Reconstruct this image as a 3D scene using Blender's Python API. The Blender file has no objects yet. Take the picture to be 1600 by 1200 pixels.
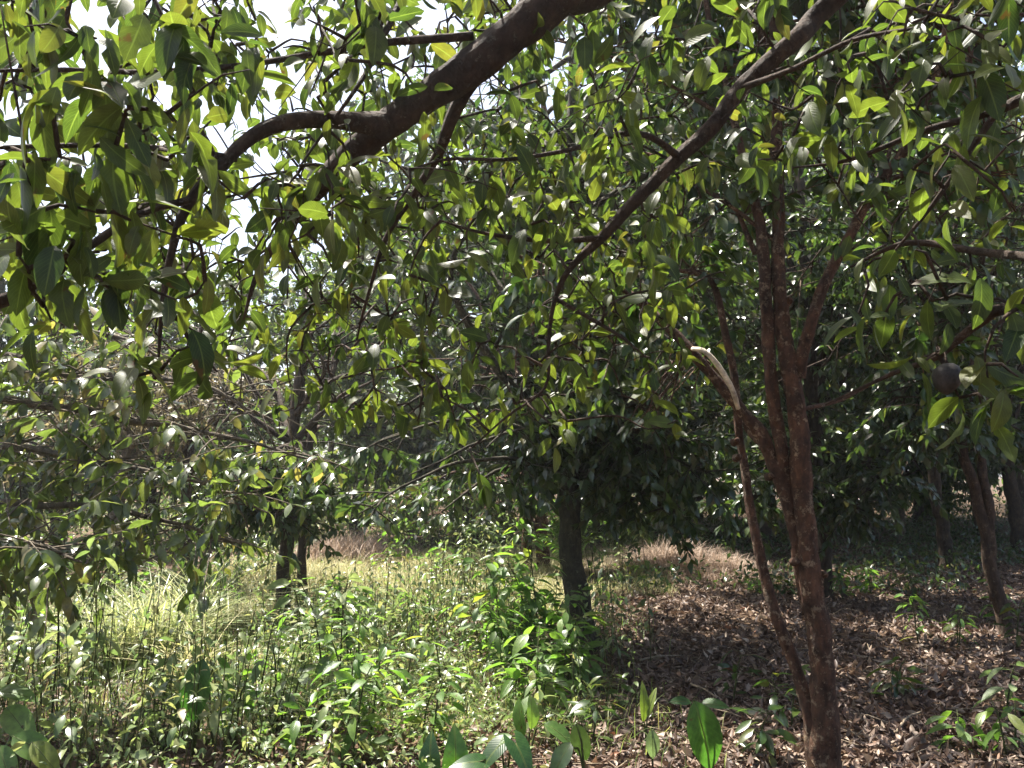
import bpy, math, random
import numpy as np
from mathutils import Vector, Matrix

SEED = 11
rng = np.random.default_rng(SEED)
random.seed(SEED)
scene = bpy.context.scene
COL = scene.collection

# ------------------------------------------------------------------ camera, sky, sun, exposure
EYE = 1.55
F = 1256.0                      # focal length in pixels of the 1600 px wide picture
PITCH = math.atan(140.0 / F)    # camera tipped up a little
cam_d = bpy.data.cameras.new("camera")
cam = bpy.data.objects.new("camera", cam_d)
COL.objects.link(cam)
cam.location = (0, 0, EYE)
cam.rotation_euler = (math.pi / 2 + PITCH, 0, 0)
cam_d.sensor_width = 36.0
cam_d.lens = 36.0 * F / 1600.0
cam_d.clip_start = 0.02
cam_d.clip_end = 1000
scene.camera = cam

SUN_AZ, SUN_EL = math.radians(-42), math.radians(66)
world = bpy.data.worlds.new("World")
scene.world = world
world.use_nodes = True
wn = world.node_tree.nodes
wl = world.node_tree.links
wn.clear()
w_out = wn.new("ShaderNodeOutputWorld")
w_bg = wn.new("ShaderNodeBackground")
w_sky = wn.new("ShaderNodeTexSky")
w_sky.sky_type = 'NISHITA'
w_sky.sun_disc = False
w_sky.sun_elevation = SUN_EL
w_sky.sun_rotation = SUN_AZ
w_sky.air_density = 1.0
w_sky.dust_density = 4.0
w_sky.ozone_density = 1.0
w_bg.inputs[1].default_value = 0.075
wl.new(w_sky.outputs[0], w_bg.inputs[0])
wl.new(w_bg.outputs[0], w_out.inputs[0])

sun_d = bpy.data.lights.new("sun", 'SUN')
sun_d.energy = 5.0
sun_d.angle = math.radians(0.53)
sun_d.color = (1.0, 0.95, 0.86)
sun = bpy.data.objects.new("sun", sun_d)
COL.objects.link(sun)
TO_SUN = np.array([math.sin(SUN_AZ) * math.cos(SUN_EL), math.cos(SUN_AZ) * math.cos(SUN_EL), math.sin(SUN_EL)])
sun.rotation_euler = Vector(TO_SUN).to_track_quat('Z', 'Y').to_euler()
sun.location = (-10, 20, 30)

scene.view_settings.view_transform = 'Standard'
scene.view_settings.look = 'None'
scene.view_settings.gamma = 1.0
scene.view_settings.use_curve_mapping = False
scene.view_settings.exposure = 2.0
scene.render.engine = 'CYCLES'
cy = scene.cycles
cy.max_bounces = 7
cy.diffuse_bounces = 4
cy.glossy_bounces = 2
cy.transmission_bounces = 5
cy.transparent_max_bounces = 4
cy.use_denoising = True
cy.sample_clamp_indirect = 6.0

# ------------------------------------------------------------------ pixel <-> place
cP, sP = math.cos(PITCH), math.sin(PITCH)


def ray(px, py):
    a, b = (px - 800.0) / F, (600.0 - py) / F
    return np.array([a, cP - b * sP, sP + b * cP])


def P(px, py, d):
    """point seen at pixel (px, py) whose forward ground distance is d metres"""
    r = ray(px, py)
    return np.array([0, 0, EYE]) + r * (d / r[1])


def G(px, py):
    """point of the level ground seen at pixel"""
    r = ray(px, py)
    t = -EYE / r[2]
    return np.array([r[0] * t, r[1] * t, 0.0])


def project(p):
    """world points (n,3) -> pixel x, y, depth"""
    q = np.atleast_2d(p) - np.array([0, 0, EYE])
    dep = q[:, 1] * cP + q[:, 2] * sP
    up = -q[:, 1] * sP + q[:, 2] * cP
    dd = np.where(dep > 0.05, dep, np.nan)
    return 800 + F * q[:, 0] / dd, 600 - F * up / dd, dep


def hash_noise(x, y, s=1.0, seed=0):
    """cheap smooth 2-d noise, -1..1"""
    r = np.random.default_rng(900 + seed)
    out = 0
    for k in range(5):
        a = r.uniform(0, 6.28)
        f = s * r.uniform(.6, 1.7)
        out = out + np.sin((x * math.cos(a) + y * math.sin(a)) * f + r.uniform(0, 6.28))
    return out / 3.0


def ground_z(x, y):
    return 0.035 * hash_noise(x, y, 0.9, 1) + 0.02 * hash_noise(x, y, 2.7, 2)


# ------------------------------------------------------------------ materials
def new_mat(name):
    m = bpy.data.materials.new(name)
    m.use_nodes = True
    m.node_tree.nodes.clear()
    return m, m.node_tree.nodes, m.node_tree.links


def ramp(n, stops, interp='LINEAR'):
    r = n.new("ShaderNodeValToRGB")
    cr = r.color_ramp
    cr.interpolation = interp
    while len(cr.elements) < len(stops):
        cr.elements.new(0.5)
    for e, (p, c) in zip(cr.elements, stops):
        e.position = p
        e.color = (*c, 1)
    return r


def leaf_material(name, stops, trans_gain=(3.2, 3.0, 1.6), trans=0.42, rough=0.34, veins=False, spec=0.5, blotch=0.25):
    m, n, l = new_mat(name)
    out = n.new("ShaderNodeOutputMaterial")
    at = n.new("ShaderNodeAttribute"); at.attribute_name = "rnd"
    oi = n.new("ShaderNodeObjectInfo")
    add = n.new("ShaderNodeMath"); add.operation = 'ADD'
    l.new(at.outputs["Fac"], add.inputs[0]); l.new(oi.outputs["Random"], add.inputs[1])
    fr = n.new("ShaderNodeMath"); fr.operation = 'FRACT'
    l.new(add.outputs[0], fr.inputs[0])
    cr = ramp(n, stops)
    l.new(fr.outputs[0], cr.inputs[0])
    geo = n.new("ShaderNodeNewGeometry")
    nz = n.new("ShaderNodeTexNoise"); nz.inputs["Scale"].default_value = 38; nz.inputs["Detail"].default_value = 3
    l.new(geo.outputs["Position"], nz.inputs["Vector"])
    mr = n.new("ShaderNodeMapRange")
    mr.inputs[1].default_value = .3; mr.inputs[2].default_value = .7
    mr.inputs[3].default_value = 1 - blotch; mr.inputs[4].default_value = 1 + blotch
    l.new(nz.outputs["Fac"], mr.inputs[0])
    mul = n.new("ShaderNodeVectorMath"); mul.operation = 'SCALE'
    l.new(cr.outputs[0], mul.inputs[0]); l.new(mr.outputs[0], mul.inputs["Scale"])
    base = mul.outputs[0]
    bump = None
    if veins:
        uv = n.new("ShaderNodeUVMap"); uv.uv_map = "UVMap"
        sp = n.new("ShaderNodeSeparateXYZ"); l.new(uv.outputs[0], sp.inputs[0])
        s1 = n.new("ShaderNodeMath"); s1.operation = 'SUBTRACT'; s1.inputs[1].default_value = .5
        l.new(sp.outputs[0], s1.inputs[0])
        ab = n.new("ShaderNodeMath"); ab.operation = 'ABSOLUTE'; l.new(s1.outputs[0], ab.inputs[0])
        rib = n.new("ShaderNodeMapRange"); rib.inputs[1].default_value = .012; rib.inputs[2].default_value = .05
        rib.inputs[3].default_value = 1; rib.inputs[4].default_value = 0
        l.new(ab.outputs[0], rib.inputs[0])
        v1 = n.new("ShaderNodeMath"); v1.operation = 'MULTIPLY'; v1.inputs[1].default_value = 11
        l.new(sp.outputs[1], v1.inputs[0])
        v2 = n.new("ShaderNodeMath"); v2.operation = 'MULTIPLY_ADD'; v2.inputs[1].default_value = -7
        l.new(ab.outputs[0], v2.inputs[0]); l.new(v1.outputs[0], v2.inputs[2])
        v3 = n.new("ShaderNodeMath"); v3.operation = 'PINGPONG'; v3.inputs[1].default_value = .5
        l.new(v2.outputs[0], v3.inputs[0])
        vv = n.new("ShaderNodeMapRange"); vv.inputs[1].default_value = 0; vv.inputs[2].default_value = .09
        vv.inputs[3].default_value = .45; vv.inputs[4].default_value = 0
        l.new(v3.outputs[0], vv.inputs[0])
        mx = n.new("ShaderNodeMath"); mx.operation = 'MAXIMUM'
        l.new(rib.outputs[0], mx.inputs[0]); l.new(vv.outputs[0], mx.inputs[1])
        mixc = n.new("ShaderNodeMix"); mixc.data_type = 'RGBA'
        ml = n.new("ShaderNodeMath"); ml.operation = 'MULTIPLY'; ml.inputs[1].default_value = .55
        l.new(mx.outputs[0], ml.inputs[0])
        l.new(ml.outputs[0], mixc.inputs[0])
        l.new(base, mixc.inputs[6])
        mixc.inputs[7].default_value = (.13, .17, .045, 1)
        base = mixc.outputs[2]
        # brown specks and blemishes
        nb = n.new("ShaderNodeTexNoise"); nb.inputs["Scale"].default_value = 17; nb.inputs["Detail"].default_value = 4
        l.new(geo.outputs["Position"], nb.inputs["Vector"])
        bs = n.new("ShaderNodeMapRange"); bs.inputs[1].default_value = .68; bs.inputs[2].default_value = .72
        l.new(nb.outputs["Fac"], bs.inputs[0])
        mixb = n.new("ShaderNodeMix"); mixb.data_type = 'RGBA'
        l.new(bs.outputs[0], mixb.inputs[0]); l.new(base, mixb.inputs[6])
        mixb.inputs[7].default_value = (.06, .035, .012, 1)
        base = mixb.outputs[2]
        bump = n.new("ShaderNodeBump"); bump.inputs["Strength"].default_value = .35; bump.inputs["Distance"].default_value = .002
        l.new(mx.outputs[0], bump.inputs["Height"])
    pb = n.new("ShaderNodeBsdfPrincipled")
    l.new(base, pb.inputs["Base Color"])
    pb.inputs["Roughness"].default_value = rough
    pb.inputs["Specular IOR Level"].default_value = spec
    tr = n.new("ShaderNodeBsdfTranslucent")
    tg = n.new("ShaderNodeVectorMath"); tg.operation = 'MULTIPLY'
    tg.inputs[1].default_value = trans_gain
    l.new(base, tg.inputs[0]); l.new(tg.outputs[0], tr.inputs["Color"])
    if bump:
        l.new(bump.outputs[0], pb.inputs["Normal"])
    mix = n.new("ShaderNodeMixShader"); mix.inputs[0].default_value = trans
    l.new(pb.outputs[0], mix.inputs[1]); l.new(tr.outputs[0], mix.inputs[2])
    l.new(mix.outputs[0], out.inputs[0])
    return m


def bark_material(name, dark, mid, pale, pale_amt=.5, scale=9.0, stretch=.35, bump=.6):
    m, n, l = new_mat(name)
    out = n.new("ShaderNodeOutputMaterial")
    geo = n.new("ShaderNodeNewGeometry")
    mp = n.new("ShaderNodeMapping"); mp.inputs["Scale"].default_value = (1, 1, stretch)
    l.new(geo.outputs["Position"], mp.inputs[0])
    n1 = n.new("ShaderNodeTexNoise"); n1.inputs["Scale"].default_value = scale * 3.4; n1.inputs["Detail"].default_value = 10; n1.inputs["Roughness"].default_value = .72
    n2 = n.new("ShaderNodeTexNoise"); n2.inputs["Scale"].default_value = scale * 1.1; n2.inputs["Detail"].default_value = 6; n2.inputs["Roughness"].default_value = .65
    n3 = n.new("ShaderNodeTexNoise"); n3.inputs["Scale"].default_value = scale * 2.6; n3.inputs["Detail"].default_value = 8; n3.inputs["Roughness"].default_value = .75
    vo = n.new("ShaderNodeTexVoronoi"); vo.inputs["Scale"].default_value = scale * 6
    l.new(mp.outputs[0], n1.inputs["Vector"]); l.new(geo.outputs["Position"], n2.inputs["Vector"])
    l.new(geo.outputs["Position"], n3.inputs["Vector"]); l.new(mp.outputs[0], vo.inputs["Vector"])
    c1 = ramp(n, [(.32, dark), (.62, mid)])
    l.new(n1.outputs["Fac"], c1.inputs[0])
    mr = n.new("ShaderNodeMapRange"); mr.inputs[1].default_value = .60 - .1 * pale_amt; mr.inputs[2].default_value = .66 - .1 * pale_amt
    l.new(n3.outputs["Fac"], mr.inputs[0])
    mx = n.new("ShaderNodeMix"); mx.data_type = 'RGBA'
    l.new(mr.outputs[0], mx.inputs[0]); l.new(c1.outputs[0], mx.inputs[6]); mx.inputs[7].default_value = (*pale, 1)
    # broad tint
    c2 = ramp(n, [(.33, (.45, .45, .46)), (.5, (.95, .93, .9)), (.68, (1.5, 1.42, 1.3))])
    l.new(n2.outputs["Fac"], c2.inputs[0])
    mul = n.new("ShaderNodeVectorMath"); mul.operation = 'MULTIPLY'
    l.new(mx.outputs[2], mul.inputs[0]); l.new(c2.outputs[0], mul.inputs[1])
    pb = n.new("ShaderNodeBsdfPrincipled"); pb.inputs["Roughness"].default_value = .85
    pb.inputs["Specular IOR Level"].default_value = .25
    l.new(mul.outputs[0], pb.inputs["Base Color"])
    ad = n.new("ShaderNodeMath"); ad.operation = 'MULTIPLY_ADD'; ad.inputs[1].default_value = .35
    l.new(vo.outputs["Distance"], ad.inputs[0]); l.new(n1.outputs["Fac"], ad.inputs[2])
    ad2 = n.new("ShaderNodeMath"); ad2.operation = 'MULTIPLY_ADD'; ad2.inputs[1].default_value = .3
    l.new(mr.outputs[0], ad2.inputs[0]); l.new(ad.outputs[0], ad2.inputs[2])
    bp = n.new("ShaderNodeBump"); bp.inputs["Strength"].default_value = bump; bp.inputs["Distance"].default_value = .02
    l.new(ad2.outputs[0], bp.inputs["Height"]); l.new(bp.outputs[0], pb.inputs["Normal"])
    l.new(pb.outputs[0], out.inputs[0])
    return m


M = {}
M['leaf_near'] = leaf_material("leaf_near", [(0, (.020, .036, .010)), (.35, (.040, .058, .012)), (.7, (.055, .072, .013)), (.96, (.070, .076, .014)), (1, (.075, .065, .016))],
                               trans_gain=(2.5, 2.7, 1.4), veins=True, rough=.43, trans=.46, spec=.4)
M['leaf_bush'] = leaf_material("leaf_bush", [(0, (.022, .045, .012)), (.5, (.036, .066, .014)), (.85, (.058, .085, .016)), (1, (.09, .085, .018))],
                               trans_gain=(2.3, 2.5, 1.3), rough=.28, trans=.40, spec=.75)
M['leaf_grey'] = leaf_material("leaf_grey", [(0, (.045, .065, .022)), (.5, (.065, .092, .028)), (.85, (.09, .11, .035)), (1, (.15, .12, .05))], trans_gain=(2.6, 2.7, 1.3), rough=.26, trans=.42, spec=.9)
M['leaf_dark'] = leaf_material("leaf_dark", [(0, (.022, .042, .014)), (.5, (.036, .062, .017)), (.9, (.056, .082, .020)), (1, (.08, .07, .018))],
                               trans_gain=(2.2, 2.4, 1.3), rough=.28, trans=.34, spec=.8)
M['leaf_far'] = leaf_material("leaf_far", [(0, (.036, .062, .018)), (.5, (.056, .090, .024)), (.85, (.09, .12, .032)), (1, (.13, .12, .04))],
                              trans_gain=(2.2, 2.3, 1.3), rough=.4, trans=.42)
M['leaf_young'] = leaf_material("leaf_young", [(0, (.055, .11, .026)), (.5, (.08, .145, .032)), (.9, (.115, .175, .038)), (1, (.15, .15, .03))],
                                trans_gain=(2.6, 2.9, 1.3), rough=.38, trans=.42, veins=True)
M['leaf_weed'] = leaf_material("leaf_weed", [(0, (.07, .11, .04)), (.5, (.125, .17, .065)), (.85, (.20, .225, .10)), (1, (.20, .17, .075))],
                               trans_gain=(2.0, 2.1, 1.4), rough=.34, trans=.36)
M['leaf_taro'] = leaf_material("leaf_taro", [(0, (.018, .045, .016)), (.5, (.028, .070, .020)), (1, (.05, .10, .024))],
                               trans_gain=(2.8, 3.6, 1.3), rough=.32, trans=.36, veins=True)
M['leaf_lime'] = leaf_material("leaf_lime", [(0, (.12, .17, .025)), (1, (.15, .20, .03))], trans_gain=(2.0, 2.2, 1.2), rough=.45, trans=.45, veins=True)
M['leaf_pale'] = leaf_material("leaf_pale", [(0, (.14, .19, .09)), (1, (.17, .22, .10))], trans_gain=(1.8, 2.0, 1.3), rough=.5, trans=.3, veins=True)
M['leaf_yellow'] = leaf_material("leaf_yellow", [(0, (.30, .22, .03)), (1, (.36, .26, .04))], trans_gain=(1.6, 1.6, 1.2), rough=.5, trans=.35, veins=True)
M['leaf_brown'] = leaf_material("leaf_brown", [(0, (.036, .021, .015)), (.3, (.080, .048, .034)), (.65, (.145, .094, .068)), (.88, (.25, .185, .14)), (.97, (.36, .28, .21)), (1, (.20, .075, .03))],
                                trans_gain=(1.3, 1.2, 1.0), rough=.55, trans=.12, spec=.35)
M['grass_dry'] = leaf_material("grass_dry", [(0, (.20, .21, .075)), (.45, (.36, .34, .15)), (.8, (.50, .44, .24)), (1, (.16, .22, .06))],
                               trans_gain=(1.2, 1.2, 1.1), rough=.6, trans=.3)
M['grass_pink'] = leaf_material("grass_pink", [(0, (.24, .17, .12)), (.5, (.36, .27, .20)), (1, (.50, .40, .31))],
                                trans_gain=(1.1, 1.05, 1.0), rough=.6, trans=.25)
M['grass_green'] = leaf_material("grass_green", [(0, (.06, .10, .028)), (.5, (.11, .155, .045)), (.85, (.19, .22, .085)), (1, (.30, .26, .13))],
                                 trans_gain=(2.0, 2.1, 1.2), rough=.4, trans=.35)
M['grass_tuft'] = leaf_material("grass_tuft", [(0, (.12, .16, .06)), (.5, (.22, .25, .11)), (.85, (.33, .34, .19)), (1, (.46, .43, .28))], trans_gain=(1.7, 1.7, 1.2), rough=.35, trans=.35)
M['bark_red'] = bark_material("bark_red", (.020, .010, .007), (.115, .060, .038), (.28, .205, .14), pale_amt=.6, scale=8, stretch=.5, bump=.9)
M['bark_dark'] = bark_material("bark_dark", (.018, .013, .009), (.060, .043, .028), (.10, .085, .060), pale_amt=.2, scale=9, bump=.8)
M['bark_brown'] = bark_material("bark_brown", (.022, .014, .010), (.085, .055, .038), (.15, .12, .085), pale_amt=.4, scale=9, bump=.8)
M['bark_mossy'] = bark_material("bark_mossy", (.020, .018, .012), (.062, .054, .035), (.11, .11, .075), pale_amt=.5, scale=9, bump=.8)
M['bark_near'] = bark_material("bark_near", (.022, .015, .011), (.066, .044, .031), (.15, .135, .11), pale_amt=.15, scale=11, stretch=.7, bump=.9)
M['bark_grey'] = bark_material("bark_grey", (.06, .05, .036), (.15, .125, .092), (.26, .23, .18), pale_amt=.3, scale=11, bump=.6)
M['bark_pale'] = bark_material("bark_pale", (.42, .36, .28), (.62, .55, .45), (.70, .64, .55), pale_amt=.2, scale=12, bump=.4)
M['stick'] = bark_material("stick", (.13, .10, .07), (.26, .21, .15), (.36, .31, .24), pale_amt=.3, scale=14, bump=.4)
M['stem'] = bark_material("stem", (.035, .045, .015), (.075, .085, .030), (.10, .09, .05), pale_amt=.1, scale=20, bump=.2)


def ground_material():
    m, n, l = new_mat("soil")
    out = n.new("ShaderNodeOutputMaterial")
    geo = n.new("ShaderNodeNewGeometry")
    n1 = n.new("ShaderNodeTexNoise"); n1.inputs["Scale"].default_value = 14; n1.inputs["Detail"].default_value = 9; n1.inputs["Roughness"].default_value = .7
    n2 = n.new("ShaderNodeTexNoise"); n2.inputs["Scale"].default_value = .8; n2.inputs["Detail"].default_value = 4
    l.new(geo.outputs["Position"], n1.inputs["Vector"]); l.new(geo.outputs["Position"], n2.inputs["Vector"])
    c1 = ramp(n, [(.3, (.035, .022, .015)), (.5, (.085, .055, .038)), (.72, (.17, .12, .085))])
    c2 = ramp(n, [(.35, (.7, .68, .62)), (.65, (1.2, 1.15, 1.0))])
    l.new(n1.outputs["Fac"], c1.inputs[0]); l.new(n2.outputs["Fac"], c2.inputs[0])
    mul = n.new("ShaderNodeVectorMath"); mul.operation = 'MULTIPLY'
    l.new(c1.outputs[0], mul.inputs[0]); l.new(c2.outputs[0], mul.inputs[1])
    pb = n.new("ShaderNodeBsdfPrincipled"); pb.inputs["Roughness"].default_value = .95
    pb.inputs["Specular IOR Level"].default_value = .2
    l.new(mul.outputs[0], pb.inputs["Base Color"])
    bp = n.new("ShaderNodeBump"); bp.inputs["Strength"].default_value = .9; bp.inputs["Distance"].default_value = .03
    l.new(n1.outputs["Fac"], bp.inputs["Height"]); l.new(bp.outputs[0], pb.inputs["Normal"])
    l.new(pb.outputs[0], out.inputs[0])
    return m


M['soil'] = ground_material()


# ------------------------------------------------------------------ mesh helpers
def np_mesh(name, V, faces, mat=None, rnd=None, uv=None, smooth=False):
    """faces: list of (n,k) index arrays"""
    V = np.ascontiguousarray(V, dtype=np.float32)
    me = bpy.data.meshes.new(name)
    me.vertices.add(len(V))
    me.vertices.foreach_set("co", V.ravel())
    loops = np.concatenate([f.ravel() for f in faces]).astype(np.int32)
    tot = np.concatenate([np.full(len(f), f.shape[1], dtype=np.int32) for f in faces])
    start = np.concatenate([[0], np.cumsum(tot)[:-1]]).astype(np.int32)
    me.loops.add(len(loops))
    me.loops.foreach_set("vertex_index", loops)
    me.polygons.add(len(tot))
    me.polygons.foreach_set("loop_start", start)
    me.polygons.foreach_set("loop_total", tot)
    if smooth:
        me.polygons.foreach_set("use_smooth", np.ones(len(tot), dtype=bool))
    if rnd is not None:
        a = me.attributes.new("rnd", 'FLOAT', 'POINT')
        a.data.foreach_set("value", np.ascontiguousarray(rnd, dtype=np.float32))
    if uv is not None:
        u = me.uv_layers.new(name="UVMap")
        u.data.foreach_set("uv", np.ascontiguousarray(uv[loops], dtype=np.float32).ravel())
    me.update(calc_edges=True)
    if mat is not None:
        me.materials.append(mat)
    return me


def link(name, data, parent=None, kind=None, label=None, cat=None, group=None):
    o = bpy.data.objects.new(name, data)
    COL.objects.link(o)
    if parent is not None:
        o.parent = parent
        if parent.type == 'EMPTY':
            o.matrix_parent_inverse = Matrix.Translation(-Vector(parent.location))
    tag(o, label, cat, group, kind)
    return o


def tag(o, label=None, cat=None, group=None, kind=None):
    if label: o["label"] = label
    if cat: o["category"] = cat
    if group: o["group"] = group
    if kind: o["kind"] = kind


def thing(name, loc, label, cat, group=None):
    e = bpy.data.objects.new(name, None)
    e.empty_display_size = .1
    e.location = tuple(float(v) for v in loc)
    COL.objects.link(e)
    tag(e, label, cat, group)
    return e


def nrm(a):
    return a / np.maximum(np.linalg.norm(a, axis=-1, keepdims=True), 1e-9)


def leaf_tpl(rows=3, width=.42, fold=.18, curl=.25, power=.8, skew=.9, wave=0., side=0.):
    """leaf along +Y, length 1, normal +Z; returns verts, quads, uv"""
    t = np.linspace(0, 1, rows + 1)
    w = np.sin(np.pi * np.clip(t, .0, 1) ** skew)
    w = np.clip(w, 0, 1) ** power * width * .5
    w[0] = .012; w[-1] = .006
    V, UV = [], []
    for i, tt in enumerate(t):
        zc = -curl * tt * tt
        xs = side * math.sin(tt * 2.6)
        for s in (-1, 0, 1):
            V.append((xs + s * w[i], tt * (1 - .12 * abs(curl)), zc + abs(s) * w[i] * fold + (wave * math.sin(tt * 14 + s * 1.3) * w[i] if s else 0)))
            UV.append((.5 + .5 * s, tt))
    Q = []
    for i in range(rows):
        a = i * 3
        for s in (0, 1):
            Q.append((a + s, a + s + 1, a + s + 4, a + s + 3))
    return np.array(V), np.array(Q), np.array(UV)


TPL_LO = leaf_tpl(2, .44, .22, .28)
TPL_MID = leaf_tpl(4, .43, .25, .35, power=.7)
TPL_FAR = (np.array([(0, 0, 0), (.21, .45, .05), (0, 1, -.18), (-.21, .45, .05)]), np.array([(0, 1, 2, 3)]), None)


def frames(d, nr):
    """unit axes: Y = d, Z ~ nr, X"""
    Y = nrm(d)
    X = nrm(np.cross(Y, nr))
    Z = np.cross(X, Y)
    return X, Y, Z


def scatter(tpl, pos, d, nr, size, wid=None):
    tv, tq, tuv = tpl
    n = len(pos)
    X, Y, Z = frames(d, nr)
    s = np.asarray(size).reshape(-1, 1, 1)
    sw = s if wid is None else s * np.asarray(wid).reshape(-1, 1, 1)
    V = pos[:, None, :] + X[:, None, :] * tv[None, :, 0:1] * sw + Y[:, None, :] * tv[None, :, 1:2] * s + Z[:, None, :] * tv[None, :, 2:3] * s
    k = len(tv)
    Q = (tq[None, :, :] + (np.arange(n) * k)[:, None, None]).reshape(-1, tq.shape[1])
    UV = None if tuv is None else np.tile(tuv, (n, 1))
    return V.reshape(-1, 3), Q, UV


def leaf_mass(name, tpl, pos, d, nr, size, mat, wid=None, smooth=False, uv=False, seed=0, rnd=None):
    V, Q, UV = scatter(tpl, pos, d, nr, size, wid)
    if rnd is None:
        rnd = np.random.default_rng(seed + 5).random(len(pos))
    return np_mesh(name, V, [Q], mat, np.repeat(rnd, len(tpl[0])), UV if uv else None, smooth)


_variants = {}


def leaf_variants(key, mat, n=6, rows=7, width=.42, fold=.22, curl=.35, power=.8, skew=.9, wave=.05):
    if key not in _variants:
        r = np.random.default_rng(hash(key) % 1000 if False else sum(map(ord, key)))
        out = []
        for i in range(n):
            tv, tq, tuv = leaf_tpl(rows, width * r.uniform(.82, 1.15), fold * r.uniform(.3, 1.7), curl * r.uniform(.2, 1.8), power * r.uniform(.9, 1.1), skew * r.uniform(.92, 1.1), wave * r.uniform(0, 2), r.uniform(-.05, .05))
            if rows > 5 and i % 2:                                # nibbled or torn edge
                for _ in range(2):
                    j = int(r.integers(2, rows - 1)) * 3 + (0 if r.random() < .5 else 2)
                    tv[j, 0] = tv[j // 3 * 3 + 1, 0] + (tv[j, 0] - tv[j // 3 * 3 + 1, 0]) * r.uniform(.35, .8)
            if i % 3 == 2:                                        # twisted blade
                tv[:, 2] += tv[:, 0] * tv[:, 1] * r.uniform(-.9, .9)
            out.append(np_mesh("leaf_" + key, tv, [tq], mat, None, tuv, True))
        _variants[key] = out
    return _variants[key]


def leaf_objects(parent, key, mat, pos, d, nr, size, name="leaf", wid=None, **kw):
    """every leaf a child object of its own; shared mesh variants"""
    var = leaf_variants(key, mat, **kw)
    X, Y, Z = frames(d, nr)
    inv = Matrix.Translation(-Vector(parent.location)) if parent.type == 'EMPTY' else Matrix()
    for i in range(len(pos)):
        o = bpy.data.objects.new(name, var[(i * 7 + i // 5) % len(var)])
        s = float(size[i]); w = s * (float(wid[i]) if wid is not None else 1)
        x, y, z, p = X[i] * w, Y[i] * s, Z[i] * s, pos[i]
        o.parent = parent
        o.matrix_local = inv @ Matrix(((x[0], y[0], z[0], p[0]), (x[1], y[1], z[1], p[1]), (x[2], y[2], z[2], p[2]), (0, 0, 0, 1)))
        COL.objects.link(o)


def resample(pts, rad, step):
    pts = np.asarray(pts, float); rad = np.asarray(rad, float)
    if len(pts) == 2:
        n = max(2, int(np.linalg.norm(pts[1] - pts[0]) / step))
        t = np.linspace(0, 1, n + 1)[:, None]
        return pts[0] * (1 - t) + pts[1] * t, rad[0] * (1 - t[:, 0]) + rad[1] * t[:, 0]
    p = np.vstack([2 * pts[0] - pts[1], pts, 2 * pts[-1] - pts[-2]])
    out, ro = [], []
    for i in range(1, len(p) - 2):
        n = max(1, int(np.linalg.norm(p[i + 1] - p[i]) / step))
        for k in range(n):
            t = k / n
            a, b, c, e = p[i - 1], p[i], p[i + 1], p[i + 2]
            out.append(.5 * (2 * b + (c - a) * t + (2 * a - 5 * b + 4 * c - e) * t * t + (3 * b - a - 3 * c + e) * t ** 3))
            ro.append(rad[i - 1] * (1 - t) + rad[i] * t)
    out.append(pts[-1]); ro.append(rad[-1])
    return np.array(out), np.array(ro)


def tube_arrays(pts, rad, sides=8, step=.1, rough=0., seed=0, wob=0.):
    pts, rad = resample(pts, rad, step)
    n = len(pts)
    T = nrm(np.gradient(pts, axis=0))
    ref = np.array([0.31, 0.17, 0.93]) if abs(T[0][2]) < .8 else np.array([.95, .2, .1])
    N = np.zeros_like(pts)
    v = ref
    for i in range(n):
        v = v - T[i] * np.dot(v, T[i])
        v = v / max(np.linalg.norm(v), 1e-9)
        N[i] = v
    B = np.cross(T, N)
    r = np.random.default_rng(seed)
    if wob:
        ph = r.uniform(0, 6.28, 4); s = np.cumsum(np.r_[0, np.linalg.norm(np.diff(pts, axis=0), axis=1)])
        pts = pts + N * (wob * np.sin(s * 5.1 + ph[0]) + wob * .6 * np.sin(s * 11 + ph[1]))[:, None] + B * (wob * np.sin(s * 4.3 + ph[2]) + wob * .6 * np.sin(s * 13 + ph[3]))[:, None]
    a = np.linspace(0, 2 * np.pi, sides, endpoint=False)
    R = np.repeat(rad[:, None], sides, 1)
    if rough:
        s = np.cumsum(np.r_[0, np.linalg.norm(np.diff(pts, axis=0), axis=1)])[:, None]
        f = 0
        for k in range(7):
            m = r.integers(1, 6)
            f = f + np.sin(a[None] * m + s * r.uniform(2, 26) * r.choice([-1, 1]) + r.uniform(0, 6.28)) / (1 + .25 * m)
        R = R * (1 + rough * f * .5 + rough * .35 * r.standard_normal(R.shape))
    V = pts[:, None, :] + N[:, None, :] * (np.cos(a)[None, :, None] * R[..., None]) + B[:, None, :] * (np.sin(a)[None, :, None] * R[..., None])
    i = np.arange(n - 1)[:, None] * sides
    j = np.arange(sides)[None, :]
    jn = (j + 1) % sides
    Q = np.stack([i + j, i + jn, i + sides + jn, i + sides + j], -1).reshape(-1, 4)
    V = np.vstack([V.reshape(-1, 3), pts[-1] + T[-1] * rad[-1] * .7, pts[0]])
    e = (n - 1) * sides
    cap = np.stack([e + np.arange(sides), e + (np.arange(sides) + 1) % sides, np.full(sides, n * sides)], -1)
    cap0 = np.stack([(np.arange(sides) + 1) % sides, np.arange(sides), np.full(sides, n * sides + 1)], -1)
    return V, Q, np.vstack([cap, cap0])


def tube_mesh(name, chains, mat, **kw):
    """chains: list of (pts, radii); one mesh"""
    Vs, Qs, Ts, o = [], [], [], 0
    for i, (p, r) in enumerate(chains):
        k = dict(kw); k['seed'] = kw.get('seed', 0) + i
        V, Q, T = tube_arrays(p, r, **k)
        Vs.append(V); Qs.append(Q + o); Ts.append(T + o); o += len(V)
    return np_mesh(name, np.vstack(Vs), [np.vstack(Qs), np.vstack(Ts)], mat, smooth=True)


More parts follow.
